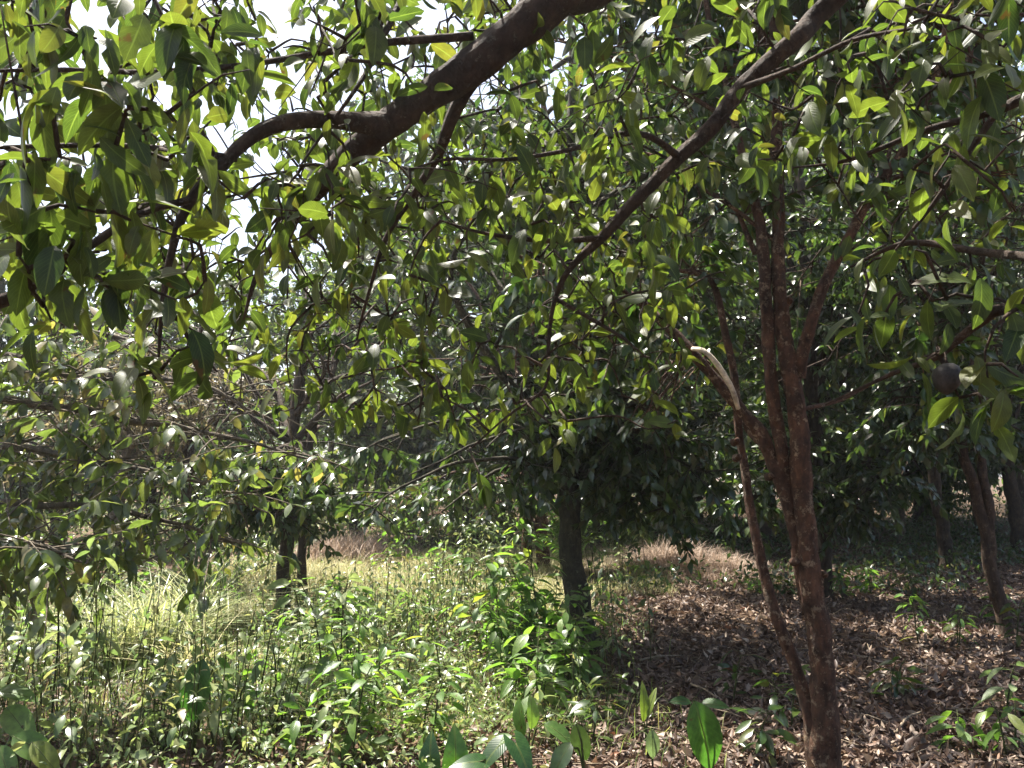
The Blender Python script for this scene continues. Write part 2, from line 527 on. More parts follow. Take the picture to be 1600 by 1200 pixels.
# ------------------------------------------------------------------ where the sun reaches the ground: gaps in the canopy
SUN_SH = TO_SUN[:2] / TO_SUN[2]
# x, y, rx, ry, share of leaves kept over the gap
GAPS = [(-1.2, 12.2, 3.4, 2.3, .06, 1.5), (-2.0, 7.0, 1.9, 1.5, .04), (-.9, 5.0, .9, .7, .10), (-2.1, 5.4, 1.6, .75, .2, .5), (-1.0, 9.3, 1.7, 1.3, .06), (0.0, 6.15, .62, .85, .03, .8), (2.5, 12.8, 1.6, 1.3, .06),
        (4.35, 8.0, .9, .28, .05), (-3.4, 9.5, 1.6, 1.8, .2), (.8, 4.5, .55, .35, .1), (1.9, 4.25, .5, .2, .2), (2.3, 10.2, .35, .3, .1), (1.15, 8.9, .3, .2, .15),
        (2.55, 6.6, .25, .18, .1), (3.4, 5.6, .3, .15, .2), (1.05, 7.3, .25, .2, .2), (5.4, 17.5, 1.6, 1.0, .1), (*(P(1118, 580, 4.3)[:2] - SUN_SH * P(1118, 580, 4.3)[2]), .26, .26, 0.0)]


def gap_keep(pos, r, zmin=1.8):
    h = pos[:, :2] - SUN_SH[None] * pos[:, 2:3]
    keep = np.ones(len(pos))
    for x, y, rx, ry, k, *lo in GAPS:
        d2 = ((h[:, 0] - x) / rx) ** 2 + ((h[:, 1] - y) / ry) ** 2
        keep = np.where((d2 < 1) & (pos[:, 2] > (lo[0] if lo else zmin)), np.minimum(keep, k), keep)
    return r.random(len(pos)) < keep


# ------------------------------------------------------------------ the ground
def build_ground():
    xs = np.unique(np.r_[np.linspace(-250, -12, 24), np.linspace(-12, 14, 150), np.linspace(14, 250, 24)])
    ys = np.unique(np.r_[np.linspace(-60, 0, 10), np.linspace(0, 24, 150), np.linspace(24, 420, 36)])
    X, Y = np.meshgrid(xs, ys)
    V = np.stack([X, Y, ground_z(X, Y)], -1).reshape(-1, 3)
    nx, ny = len(xs), len(ys)
    i = np.arange(ny - 1)[:, None] * nx + np.arange(nx - 1)[None]
    Q = np.stack([i, i + 1, i + nx + 1, i + nx], -1).reshape(-1, 4)
    return link("ground", np_mesh("ground", V, [Q], M['soil'], smooth=True), kind="structure")


ground = build_ground()


# ------------------------------------------------------------------ generic tree
def crown_leaves(r, twigs, per, size, droop=.35, spread=1.0):
    """leaf sprays along twigs: list of (p0, p1); returns pos, d, nr, size"""
    p0 = np.array([t[0] for t in twigs]); p1 = np.array([t[1] for t in twigs])
    n = len(twigs)
    t = r.uniform(.25, 1.05, (n, per)) ** .8
    pos = p0[:, None] * (1 - t[..., None]) + p1[:, None] * t[..., None]
    pos[..., 2] -= (1 - (2 * t - 1) ** 2) * -.02
    ax = nrm(p1 - p0)[:, None, :]
    rad = r.standard_normal((n, per, 3)); rad[..., 2] *= .6
    d = nrm(ax * .75 + nrm(rad) * .9 * spread + np.array([0, 0, -droop]))
    nr = r.standard_normal((n, per, 3)) * .55 + np.array([0, 0, 1.0])
    s = size * r.uniform(.65, 1.25, (n, per))
    return pos.reshape(-1, 3), d.reshape(-1, 3), nr.reshape(-1, 3), s.reshape(-1)


def grow_limb(r, start, end, sag=.15):
    mid = (start + end) / 2 + np.array([r.normal(0, .12), r.normal(0, .12), sag]) * np.linalg.norm(end - start) * .6
    return np.array([start, mid, end])


def limb_twigs(r, limb, n, length, hang=.0):
    """side twigs off a limb curve"""
    pts, _ = resample(limb, np.ones(len(limb)), .1)
    out = []
    for k in range(n):
        u = r.uniform(.25, 1.0)
        p = pts[min(len(pts) - 1, int(u * (len(pts) - 1)))]
        v = r.standard_normal(3); v[2] = v[2] * .55 - hang
        v = v / np.linalg.norm(v)
        out.append((p, p + v * length * r.uniform(.5, 1.2)))
    return out


def split_leaves(pos, k, r):
    """the k leaves that show largest in the picture"""
    px, py, dep = project(pos)
    ok = (px > -40) & (px < 1640) & (py > -40) & (py < 1240) & (dep > .3)
    score = np.where(ok, dep + r.uniform(0, .8, len(pos)), 1e6)
    idx = np.argsort(score)[:k]
    idx = idx[score[idx] < 1e5]
    m = np.zeros(len(pos), bool); m[idx] = True
    return m


def make_tree(name, label, trunks, crown, seed, leaf_mat='leaf_dark', bark='bark_dark', limbs=9, twigs=20, per=9, leaf=.12, tw_len=.75, single=0,
              group=None, hang=.15, tpl=TPL_LO, gaps=True, low=None, ends=(), cat="tree", side=10, wob=.012, keyname=None):
    """trunks: list of (points, radii). crown: (centre, (rx, ry, rz)). The limbs rise from the first trunk."""
    r = np.random.default_rng(seed)
    base = np.array(trunks[0][0][0], float)
    t = thing(name, (base[0], base[1], ground_z(base[0], base[1])), label, cat, group)
    for i, (p, rad) in enumerate(trunks):
        p = [np.array(q, float) for q in p]
        if p[0][2] < .3:
            gz = ground_z(p[0][0], p[0][1])
            p = [p[0] + np.array([0, 0, gz - .12 - p[0][2]])] + p[1:] if p[0][2] > .02 else [np.array([p[0][0], p[0][1], gz - .12]), np.array([p[0][0] * .97 + p[1][0] * .03, p[0][1] * .97 + p[1][1] * .03, gz + .14])] + p[1:]
            rad = [rad[0] * 1.35, rad[0]] + list(rad[1:]) if len(p) > len(rad) else rad
        link("trunk" if len(trunks) == 1 or i == 0 else "stem", tube_mesh("trunk", [(p, rad)], M[bark], sides=14, step=.06, rough=.07, seed=seed + i, wob=wob), t)
    c, (rx, ry, rz) = np.array(crown[0], float), crown[1]
    L, TW = [], []
    spine, srad = resample(trunks[0][0], trunks[0][1], .1)
    for k in range(limbs):
        tk = trunks[k % len(trunks)]
        spine, srad = resample(tk[0], tk[1], .1)
        lo_z = c[2] - rz * .8
        cand = np.where(spine[:, 2] > lo_z)[0]
        i0 = r.choice(cand) if len(cand) else len(spine) - 1
        a = 2 * math.pi * (k + r.uniform(-.3, .3)) / limbs * 1.0 + seed
        zz = r.uniform(-.85, .9)
        rr = math.sqrt(max(.15, 1 - zz * zz)) * r.uniform(.65, .95)
        end = c + np.array([math.cos(a) * rx * rr, math.sin(a) * ry * rr, zz * rz])
        lb = grow_limb(r, spine[i0], end, sag=.18)
        rr0 = max(.012, min(srad[i0] * .62, .05))
        L.append((lb, [rr0, rr0 * .6, rr0 * .22]))
        TW += limb_twigs(r, lb, twigs, tw_len, hang)
    for e in ends:                            # low hanging limbs
        e = np.array(e, float)
        tk = trunks[0]
        spine, srad = resample(tk[0], tk[1], .1)
        i0 = int(np.argmin(np.abs(spine[:, 2] - max(1.6, e[2] + .35))))
        lb = grow_limb(r, spine[i0], e, sag=.2)
        L.append((lb, [.028, .017, .006]))
        TW += [(a, b_) for a, b_ in limb_twigs(r, lb, 40, .62, .5)]
    if gaps:
        kk = gap_keep(np.array([(a + b) / 2 for a, b in TW]), r)
        TW = [w for w, k_ in zip(TW, kk) if k_]
    for ch in L:
        link("limb", tube_mesh("limb", [ch], M[bark], sides=7, step=.12, rough=.05, seed=seed, wob=.012), t)
    if len(TW) < 8:
        TW += limb_twigs(r, L[0][0], 8, tw_len, hang)
    link("twigs", tube_mesh("twigs", [([a, (a + b) / 2 + np.array([0, 0, .03]), b], [.009, .006, .003]) for a, b in TW], M[bark], sides=4, step=.3), t, kind="stuff")
    pos, d, nr, s = crown_leaves(r, TW, per, leaf)
    if gaps:
        k = gap_keep(pos, r)
        if low is not None:
            k &= pos[:, 2] > low
        pos, d, nr, s = pos[k], d[k], nr[k], s[k]
    if single and len(pos):
        m = split_leaves(pos, single, r)
        leaf_objects(t, keyname or leaf_mat, M[leaf_mat], pos[m], d[m], nr[m], s[m])
        pos, d, nr, s = pos[~m], d[~m], nr[~m], s[~m]
    if len(pos):
        link("crown", leaf_mass("crown", tpl, pos, d, nr, s, M[leaf_mat], seed=seed), t, kind="stuff")
    return t


def up(base, *pts):
    """trunk points from a ground base: list of (dx, dy, z)"""
    return [np.array([base[0], base[1], 0.0])] + [np.array([base[0] + a, base[1] + b, z]) for a, b, z in pts]


# ------------------------------------------------------------------ the overhanging tree above the camera
def overhanging_tree():
    r = np.random.default_rng(3)
    t = thing("overhanging_tree", (2.9, -.3, 0), "big tree overhead whose thick dark boughs and hanging oval leaves fill the upper part", "tree")
    J = np.array([2.75, .15, 3.9])
    link("trunk", tube_mesh("trunk", [([(2.9, -.3, -.15), (2.88, -.25, .3), (2.82, -.1, 1.8), J, (2.6, .5, 5.4), (2.3, 1.0, 7.0)], [.3, .22, .19, .16, .1, .04])], M['bark_near'], sides=18, step=.08, rough=.07, seed=5, wob=.02), t)
    boughs = []
    b1 = [J, (1.35, 1.35, 3.65), P(985, -70, 2.25), P(880, -6, 2.3), P(790, 62, 2.3), P(705, 128, 2.33), P(625, 182, 2.38), P(560, 232, 2.42), P(528, 258, 2.45), P(492, 300, 2.5), P(450, 352, 2.56), P(405, 420, 2.6), P(380, 500, 2.6)]
    boughs.append(("bough", b1, [.10, .075, .064, .058, .054, .051, .047, .042, .036, .027, .018, .010, .004]))
    b2 = [(2.5, .7, 3.95), (1.75, 1.9, 3.55), P(1320, -12, 2.6), P(1240, 62, 2.6), P(1165, 128, 2.62), P(1110, 195, 2.62), P(1060, 245, 2.65), P(1000, 310, 2.68), P(940, 372, 2.7), P(888, 426, 2.7), P(866, 480, 2.72), P(856, 545, 2.72), P(850, 605, 2.72), P(792, 650, 2.7), P(735, 700, 2.7)]
    boughs.append(("bough", b2, [.065, .043, .035, .032, .030, .028, .026, .022, .017, .010, .007, .006, .005, .004, .003]))
    # forks of the thick bough
    boughs.append(("branch", [P(600, 200, 2.38), P(560, 192, 2.3), P(520, 186, 2.2), P(450, 190, 2.1), P(395, 212, 2.05), P(345, 258, 2.0), P(292, 318, 1.98), P(268, 395, 1.96), P(258, 470, 1.95), P(250, 560, 1.95)], [.045, .032, .025, .021, .019, .017, .014, .010, .007, .003]))
    boughs.append(("branch", [P(770, 90, 2.33), P(735, 135, 2.5), P(708, 185, 2.55), P(688, 235, 2.6), P(650, 300, 2.65), P(600, 380, 2.7), P(570, 470, 2.75), P(555, 540, 2.78)], [.034, .026, .022, .018, .012, .009, .006, .003]))
    boughs.append(("branch", [P(738, 52, 2.3), P(620, 66, 2.25), P(500, 84, 2.2), P(350, 108, 2.1), P(230, 112, 2.0), P(100, 104, 1.9), P(-40, 110, 1.8)], [.014, .011, .009, .008, .007, .006, .004]))
    boughs.append(("branch", [P(640, -20, 2.4), P(600, 60, 2.3), P(572, 110, 2.25), P(545, 150, 2.2), P(470, 260, 2.15)], [.013, .010, .008, .006, .003]))
    boughs.append(("branch", [P(370, 245, 2.02), P(250, 232, 1.9), P(120, 228, 1.75), P(-40, 235, 1.6)], [.010, .007, .006, .004]))
    boughs.append(("branch", [P(300, 312, 1.98), P(220, 335, 1.85), P(130, 390, 1.75), P(40, 448, 1.65), P(-40, 480, 1.6)], [.009, .008, .010, .013, .016]))
    boughs.append(("branch", [P(1062, 245, 2.65), P(1010, 212, 2.5), P(950, 214, 2.4), P(890, 236, 2.35), P(800, 250, 2.3), P(700, 246, 2.25), P(640, 262, 2.2)], [.014, .010, .008, .007, .006, .005, .003]))
    boughs.append(("branch", [P(1150, 140, 2.62), P(1230, 112, 2.5), P(1330, 62, 2.35), P(1440, 42, 2.2)], [.012, .009, .007, .004]))
    boughs.append(("branch", [P(940, 370, 2.7), P(850, 378, 2.6), P(760, 365, 2.5), P(690, 345, 2.45)], [.012, .009, .006, .003]))
    boughs.append(("branch", [P(870, 470, 2.72), P(960, 520, 2.6), P(1010, 560, 2.55)], [.008, .006, .003]))
    # boughs reaching in from beyond the frame on the side of the trunk
    boughs.append(("branch", [np.array([2.82, -.1, 1.9]), np.array([2.3, .9, 2.2]), P(1660, 455, 1.9), P(1540, 500, 2.05), P(1470, 560, 2.15), P(1400, 585, 2.25), P(1290, 632, 2.35)], [.03, .022, .016, .012, .009, .007, .003]))
    boughs.append(("branch", [np.array([2.8, 0, 2.9]), np.array([2.4, 1.0, 2.9]), P(1680, 110, 2.0), P(1560, 170, 2.1), P(1440, 210, 2.2), P(1330, 250, 2.3), P(1240, 262, 2.4)], [.035, .024, .016, .012, .009, .006, .003]))
    boughs.append(("branch", [P(1560, 170, 2.1), P(1500, 260, 2.15), P(1450, 330, 2.2), P(1395, 400, 2.25)], [.010, .008, .006, .003]))
    boughs.append(("branch", [P(1640, 405, 2.0), P(1540, 392, 2.3), P(1420, 380, 2.5), P(1330, 420, 2.55)], [.014, .012, .010, .004]))
    nodes = []
    for nm, p, rad in boughs:
        p = [np.array(q, float) for q in p]
        big = rad[0] > .06
        link(nm, tube_mesh(nm, [(p, rad)], M['bark_near'], sides=18 if big else 9, step=.03, rough=.11 if big else .08, seed=int(p[1][0] * 99) % 77 + 3, wob=.004), t)
        q, _ = resample(p, rad, .06)
        nodes.append(q[(len(q) // 5):])
    nodes = np.vstack(nodes)
    # leaf sprays: (px, py, depth, count, size) as read off the photograph, then fill
    A = [(60, 40, 1.45, 5, .14), (150, 60, 1.5, 5, .15), (250, 40, 1.5, 5, .14), (300, 100, 1.55, 5, .14), (70, 150, 1.4, 6, .15), (40, 250, 1.45, 6, .14), (160, 120, 1.5, 5, .15),
         (200, 170, 1.5, 6, .15), (270, 190, 1.55, 5, .15), (110, 250, 1.5, 6, .14), (200, 260, 1.6, 5, .14), (60, 330, 1.5, 6, .15), (150, 330, 1.55, 6, .15), (220, 350, 1.6, 5, .14),
         (330, 190, 1.8, 4, .12), (30, 400, 1.5, 5, .14), (110, 420, 1.55, 6, .15), (180, 430, 1.6, 5, .14), (80, 500, 1.6, 4, .13), (250, 470, 1.8, 5, .14), (320, 440, 1.8, 4, .14),
         (300, 540, 1.85, 6, .14), (240, 590, 1.9, 5, .13), (340, 580, 1.9, 5, .13), (190, 590, 1.9, 3, .12), (400, 60, 1.9, 5, .13), (480, 30, 1.9, 5, .13), (540, 60, 2.0, 5, .13), (590, 30, 2.0, 4, .13),
         (380, 310, 1.95, 4, .13), (430, 280, 2.0, 3, .12), (450, 380, 2.1, 5, .12), (520, 330, 2.1, 5, .12), (560, 400, 2.3, 5, .12), (640, 290, 2.2, 6, .13), (700, 270, 2.2, 5, .13), (770, 270, 2.25, 5, .13),
         (830, 280, 2.3, 5, .13), (900, 260, 2.3, 5, .13), (960, 200, 2.3, 5, .13), (1000, 80, 2.4, 5, .13), (920, 60, 2.3, 5, .13), (1050, 60, 2.3, 5, .13), (860, 130, 2.4, 5, .12), (980, 140, 2.35, 5, .13),
         (830, 350, 2.4, 5, .13), (930, 330, 2.5, 4, .13), (1000, 390, 2.4, 4, .13), (870, 350, 2.35, 4, .13), (640, 430, 2.5, 4, .12), (700, 460, 2.5, 4, .12), (590, 560, 2.6, 4, .12), (730, 390, 2.3, 3, .12),
         (800, 560, 2.7, 4, .12), (880, 560, 2.6, 5, .12), (920, 590, 2.6, 3, .12), (820, 660, 2.6, 5, .12), (740, 690, 2.6, 4, .12), (750, 740, 2.5, 4, .13), (860, 680, 2.6, 3, .12), (690, 620, 2.7, 3, .11), (940, 470, 2.6, 4, .11),
         (1100, 90, 2.3, 5, .13), (1150, 30, 2.3, 4, .13), (1100, 230, 2.4, 5, .13), (1180, 250, 2.3, 6, .13), (1240, 220, 2.2, 5, .14), (1310, 220, 2.2, 5, .13), (1270, 150, 2.2, 4, .14), (1410, 60, 2.0, 5, .13), (1430, 180, 2.1, 5, .13),
         (1480, 120, 2.0, 5, .13), (1560, 110, 1.9, 6, .14), (1540, 60, 1.9, 4, .14), (1500, 30, 1.95, 4, .13), (1590, 40, 1.9, 4, .13), (1490, 330, 2.2, 3, .12), (1350, 420, 2.3, 3, .12),
         (1400, 440, 2.1, 5, .13), (1340, 490, 2.3, 3, .12), (1380, 500, 2.1, 6, .14), (1460, 470, 2.0, 6, .14), (1530, 450, 1.95, 6, .14), (1590, 480, 1.9, 5, .14), (1440, 570, 2.1, 5, .13), (1540, 570, 1.95, 6, .14), (1590, 590, 1.9, 5, .14), (1550, 630, 2.0, 5, .13),
         (1020, 410, 2.5, 4, .12), (1500, 620, 2.1, 4, .12), (1580, 330, 1.95, 3, .12), (1440, 390, 2.2, 4, .13),
         (505, 262, 2.1, 5, .12), (470, 300, 2.15, 5, .12), (530, 290, 2.2, 5, .12), (440, 340, 2.2, 5, .12), (490, 345, 2.25, 4, .12), (545, 250, 2.25, 4, .11), (410, 390, 2.2, 5, .12)]
    anchors = [(P(x, y, d), n, s * 1.02) for x, y, d, n, s in A]
    for k in range(230):
        x, y = r.uniform(-40, 1640), r.uniform(-60, 1) if k < 30 else r.uniform(0, 470)
        if 300 < x < 500 and 100 < y < 410 and r.random() < .6: continue
        if 1100 < x < 1400 and y > 270: continue
        if x > 1300 and y > 230 and r.random() < .6: continue
        d = 1.35 + .8 * min(1, max(0, (x - 100) / 700)) + r.uniform(.1, .9)
        if x > 1250: d = r.uniform(1.8, 2.7)
        anchors.append((P(x, y, d), int(r.integers(3, 7)), .125))
    for k in range(330):                      # sprays farther out on the boughs, standing in the sun
        x, y = r.uniform(180, 1080), r.uniform(60 if k % 5 == 0 else 200, 660)
        if 330 < x < 470 and y < 330 and r.random() < .35: continue
        if y > 560 and x < 420: continue
        anchors.append((P(x, y, r.uniform(2.9, 4.1)), int(r.integers(4, 7)), .12))
    for k in range(100):
        x, y = r.uniform(-30, 700), r.uniform(-40, 420)
        if 320 < x < 480 and 60 < y < 330 and r.random() < .1: continue
        anchors.append((P(x, y, r.uniform(2.1, 3.4)), int(r.integers(4, 7)), .125))
    for k in range(60):
        x, y = r.uniform(-30, 340), r.uniform(-40, 470)
        anchors.append((P(x, y, r.uniform(1.9, 3.3)), int(r.integers(4, 7)), .125))
    for k in range(34):
        x, y = r.uniform(480, 780), r.uniform(-40, 150)
        anchors.append((P(x, y, r.uniform(1.9, 3.2)), int(r.integers(3, 6)), .125))
    for k in range(230):
        x, y = r.uniform(450, 1640), r.uniform(-60, 430)
        if 1150 < x < 1290 and y > 230: continue
        anchors.append((P(x, y, r.uniform(2.9, 4.0)), int(r.integers(4, 7)), .12))
    for k in range(26):
        x, y = r.uniform(320, 500), r.uniform(40, 340)
        anchors.append((P(x, y, r.uniform(2.6, 4.0)), int(r.integers(3, 6)), .115))
    # keep the thick boughs in view: no sprays hanging right in front of them
    bp = np.vstack([resample([np.array(q, float) for q in p], rad, .05)[0] for _, p, rad in boughs[:4]])
    bx, by, bd = project(bp)
    ok = bd > .5
    ok &= (by < 220) | (bx > 590)
    bx, by, bd = bx[ok], by[ok], bd[ok]
    kept = []
    for a in anchors:
        ax, ay, ad = (float(v[0]) for v in project(a[0]))
        near = ((bx - ax) ** 2 + (by - (ay + 15)) ** 2 < 52 ** 2) & (bd > ad - .05)
        if not near.any() or r.random() < .3: kept.append(a)
    anchors = kept
    # twigs: join each spray to the nearest wood, near ones first
    order = sorted(range(len(anchors)), key=lambda i: float(np.min(np.linalg.norm(nodes - anchors[i][0], axis=1))))
    chains, nd = [], nodes
    for i in order:
        a = anchors[i][0]
        dd = np.linalg.norm(nd - a, axis=1)
        b = nd[int(np.argmin(dd))]
        ln = dd.min()
        mid = (a + b) / 2 + r.normal(0, .10 * ln, 3) + np.array([0, 0, .12 * ln])
        m2 = (mid + a) / 2 + r.normal(0, .05 * ln, 3)
        chains.append(([b, mid, m2, a], [.0055, .0042, .0034, .0022]))
        q, _ = resample([b, mid, m2, a], [1, 1, 1, 1], .08)
        nd = np.vstack([nd, q])
    for k in range(260):                      # bare side twiglets
        b = nd[r.integers(len(nodes), len(nd))]
        e = b + nrm(r.standard_normal(3) + np.array([0, 0, -.4])) * r.uniform(.08, .3)
        m = (b + e) / 2 + r.normal(0, .02, 3)
        chains.append(([b, m, e], [.0028, .0022, .0012]))
    link("twigs", tube_mesh("twigs", chains, M['bark_near'], sides=5, step=.04, wob=.0015), t, kind="stuff")
    # leaves
    pos, d, nr, s = [], [], [], []
    for a, n, sz in anchors:
        ph = r.uniform(0, 6.28)
        for k in range(n):
            an = ph + k * 2.4 + r.normal(0, .3)
            o = np.array([math.cos(an), math.sin(an), 0])
            dn = r.uniform(-.35, 1.7)
            d.append(nrm(o * r.uniform(.45, 1.15) + np.array([0, 0, -dn]) + r.normal(0, .22, 3)))
            nn = o * .7 + np.array([0, 0, .8]) + r.normal(0, .6, 3)
            nr.append(nn)
            pos.append(a + r.normal(0, .022, 3) + o * .012)
            s.append(sz * r.uniform(.42, .95))
    pos, d, nr, s = map(np.array, (pos, d, nr, s))
    m = split_leaves(pos, 300, r)
    leaf_objects(t, 'near', M['leaf_near'], pos[m], d[m], nr[m], s[m], n=14, rows=8, width=.46, power=.66, skew=.98, wid=r.uniform(.75, 1.15, m.sum()))
    pos, d, nr, s = pos[~m], d[~m], nr[~m], s[~m]
    link("foliage", leaf_mass("foliage", leaf_tpl(6, .45, .25, .35, power=.68, skew=1.0), pos, d, nr, s, M['leaf_near'], wid=r.uniform(.75, 1.2, len(pos)), uv=True, smooth=True, seed=2), t, kind="stuff")
    # the crown overhead
    tw = []
    for k in range(15):
        y = r.uniform(1.2, 5.0)
        c = np.array([r.uniform(-2.8, 3.6), y, 1.9 + .66 * y + r.uniform(.2, 1.7)])
        lb = grow_limb(r, np.array([2.6, .5, 5.0]), c, .15)
        link("limb", tube_mesh("limb", [(lb, [.045, .03, .01])], M['bark_near'], sides=7, step=.15, rough=.05, wob=.02, seed=k), t)
        tw += limb_twigs(r, lb, 22, .7, .1)
    link("twigs", tube_mesh("twigs", [([a, b], [.007, .003]) for a, b in tw], M['bark_near'], sides=4, step=.4), t, kind="stuff")
    pos, d, nr, s = crown_leaves(r, tw, 11, .13, .5)
    k = gap_keep(pos, r)
    px, py, dep = project(pos)
    k &= ~((dep > 0) & (py > -15))
    pos, d, nr, s = pos[k], d[k], nr[k], s[k]
    link("crown", leaf_mass("crown", TPL_LO, pos, d, nr, s, M['leaf_near'], seed=9), t, kind="stuff")


# ------------------------------------------------------------------ the red-barked tree
def red_tree():
    r = np.random.default_rng(21)
    base = G(1290, 1207)
    t = thing("red_barked_tree", (base[0], base[1], 0), "red-brown many-stemmed tree with flaking lichen bark rising beside the dry leaf litter", "tree")
    D = base[1]

    def q(px, py, dy=0): return P(px, py, D + dy)
    b0 = base + np.array([0, 0, -.1])
    parts = [
        ("trunk", [b0, q(1291, 1180), q(1287, 1080), q(1276, 980), q(1266, 880), q(1257, 790), q(1248, 700), q(1240, 620), q(1228, 540, .01), q(1219, 450, .02), q(1215, 350, .03), q(1213, 230, .03), q(1211, 120, .05), q(1206, 0, .08), q(1195, -150, .15), q(1180, -320, .2)],
         [.115, .076, .065, .059, .056, .054, .052, .049, .045, .038, .034, .031, .028, .026, .021, .010]),
        ("stem", [q(1262, 960, .03), q(1245, 860, .05), q(1232, 780, .06), q(1220, 700, .05), q(1207, 600, .04), q(1199, 500, .03), q(1191, 400, .03), q(1183, 330, .05), q(1172, 280, .1), q(1150, 200, .15), q(1120, 80, .2), q(1090, -60, .3), q(1060, -220, .35)],
         [.022, .034, .036, .036, .035, .034, .032, .028, .023, .021, .018, .015, .007]),
        ("stem", [q(1250, 590), q(1256, 545, -.04), q(1272, 490, -.08), q(1298, 425, -.1), q(1335, 350, -.12), q(1375, 285, -.15), q(1425, 218, -.2), q(1452, 160, -.25), q(1470, 80, -.3), q(1486, 0, -.3), q(1500, -120, -.3)],
         [.032, .033, .031, .029, .027, .026, .023, .020, .018, .015, .008]),
        ("stem", [q(1266, 930, .02), q(1250, 850, .03), q(1226, 765, .06), q(1195, 690, .1), q(1160, 645, .12), q(1120, 595, .14), q(1075, 545, .16), q(1030, 495, .2), q(985, 460, .25), q(930, 445, .3), q(880, 430, .4), q(800, 395, .5)],
         [.02, .034, .040, .039, .035, .031, .029, .027, .025, .02, .015, .007]),
        ("stem", [base + np.array([-.02, .05, 0]), q(1268, 1120, .05), q(1250, 1060, .08), q(1225, 1000, .12), q(1203, 940, .16), q(1188, 880, .2), q(1175, 800, .24), q(1162, 720, .28), q(1154, 660, .3), q(1143, 570, .34), q(1128, 490, .38), q(1112, 438, .4), q(1085, 425, .4), q(1055, 420, .42), q(1010, 395, .45)],
         [.045, .037, .034, .033, .030, .028, .026, .024, .023, .022, .021, .019, .016, .012, .006]),
        ("branch", [q(1378, 282, -.15), q(1440, 195, -.05), q(1490, 130, .05), q(1535, 55, .1), q(1575, -10, .15), q(1620, -120, .2)], [.024, .022, .02, .018, .016, .008]),
        ("branch", [q(1183, 395, .04), q(1160, 345, .1), q(1140, 320, .15), q(1110, 300, .2), q(1060, 280, .3)], [.016, .014, .012, .010, .005]),
        ("branch", [q(1199, 700, .05), q(1165, 665, .3), q(1140, 600, .5), q(1090, 550, .6)], [.02, .016, .012, .005]),
        ("branch", [q(1213, 90, .05), q(1185, 40, .1), q(1170, -20, .15), q(1140, -140, .2)], [.018, .016, .014, .006]),
        ("branch", [q(1255, 640, 0), q(1310, 625, .2), q(1380, 590, .4), q(1450, 560, .6)], [.012, .010, .008, .003]),
        ("branch", [q(1500, 20, -.3), q(1570, 300, .3), q(1640, 380, .4)], [.006, .006, .004]),
    ]
    nodes = []
    for nm, p, rad in parts:
        p = [np.array(x, float) for x in p]
        th = rad[min(2, len(rad) - 1)] > .03
        link(nm, tube_mesh(nm, [(p, rad)], M['bark_red'], sides=22 if th else 14, step=.022, rough=.11, seed=int(p[2][2] * 37) % 91, wob=.005), t)
        w, _ = resample(p, rad, .08)
        nodes.append(w)
    dead = [q(1082, 545, .12), q(1100, 548, .05), q(1118, 565, .03), q(1135, 590, .03), q(1146, 612, .04), q(1153, 638, .09)]
    o = link("dead_branch", tube_mesh("dead_branch", [(dead, [.012, .014, .015, .016, .015, .013])], M['bark_pale'], sides=12, step=.02, rough=.06, wob=.002), t)
    o["label"] = "short bleached bare branch arching over the stem"
    for (x, y) in ((1152, 690), (1155, 715), (1255, 560), (1205, 745), (1235, 470), (1290, 900), (1245, 880)):      # stubs and knots
        a = q(x, y, -.03)
        link("knot", tube_mesh("knot", [([a + np.array([.0, .06, 0]), a + np.array([0, .01, .005]), a + np.array([-.01, -.012, .012])], [.024, .019, .007])], M['bark_red'], sides=9, step=.012, rough=.12, seed=x), t)
    # dry hanging tendrils below the left stem
    ch = []
    for k in range(16):
        a = q(1070 + r.normal(0, 14), 552 + r.normal(0, 8), .15)
        e = q(1015 + r.normal(0, 22), 640 + r.normal(0, 26), .15 + r.normal(0, .1))
        ch.append(([a, (a + e) / 2 + r.normal(0, .03, 3), e], [.004, .003, .0015]))
    link("tendrils", tube_mesh("tendrils", ch, M['bark_red'], sides=4, step=.06), t, kind="stuff")
    # crown
    TW = []
    nd = np.vstack(nodes)
    hi = nd[nd[:, 2] > 2.7]
    for k in range(48):
        s0 = hi[r.integers(len(hi))]
        e = s0 + np.array([r.normal(0, 1.0), r.normal(.2, .8), r.uniform(-.2, 1.0)])
        if k >= 20:
            s0 = nodes[k % 3][-1 - k % 5]
            e = np.array([r.uniform(-.3, 4.2), r.uniform(4.8, 7.6), r.uniform(4.0, 6.0)])
        lb = grow_limb(r, s0, e, .1)
        link("limb", tube_mesh("limb", [(lb, [.013, .009, .004])], M['bark_red'], sides=7, step=.1, wob=.008, seed=k), t)
        TW += limb_twigs(r, lb, 22, .55, .2)
    for (x, y, dy) in [(1000, 470, .3), (920, 440, .4), (1080, 420, .4), (870, 430, .5), (1060, 290, .3), (1440, 560, .6), (1100, 560, .6), (960, 540, .5)]:
        c = q(x, y, dy)
        TW += [(c, c + nrm(r.standard_normal(3)) * r.uniform(.2, .5)) for _ in range(8)]
    link("twigs", tube_mesh("twigs", [([a, (a + b) / 2 + np.array([0, 0, .02]), b], [.006, .004, .002]) for a, b in TW], M['bark_red'], sides=4, step=.2), t, kind="stuff")
    pos, d, nr, s = crown_leaves(r, TW, 13, .115, .8)
    k = gap_keep(pos, r)
    pos, d, nr, s = pos[k], d[k], nr[k], s[k]
    m = split_leaves(pos, 300, r)
    leaf_objects(t, 'red', M['leaf_bush'], pos[m], d[m], nr[m], s[m], n=8, rows=6)
    link("crown", leaf_mass("crown", TPL_MID, pos[~m], d[~m], nr[~m], s[~m], M['leaf_bush'], seed=4), t, kind="stuff")


overhanging_tree()
red_tree()

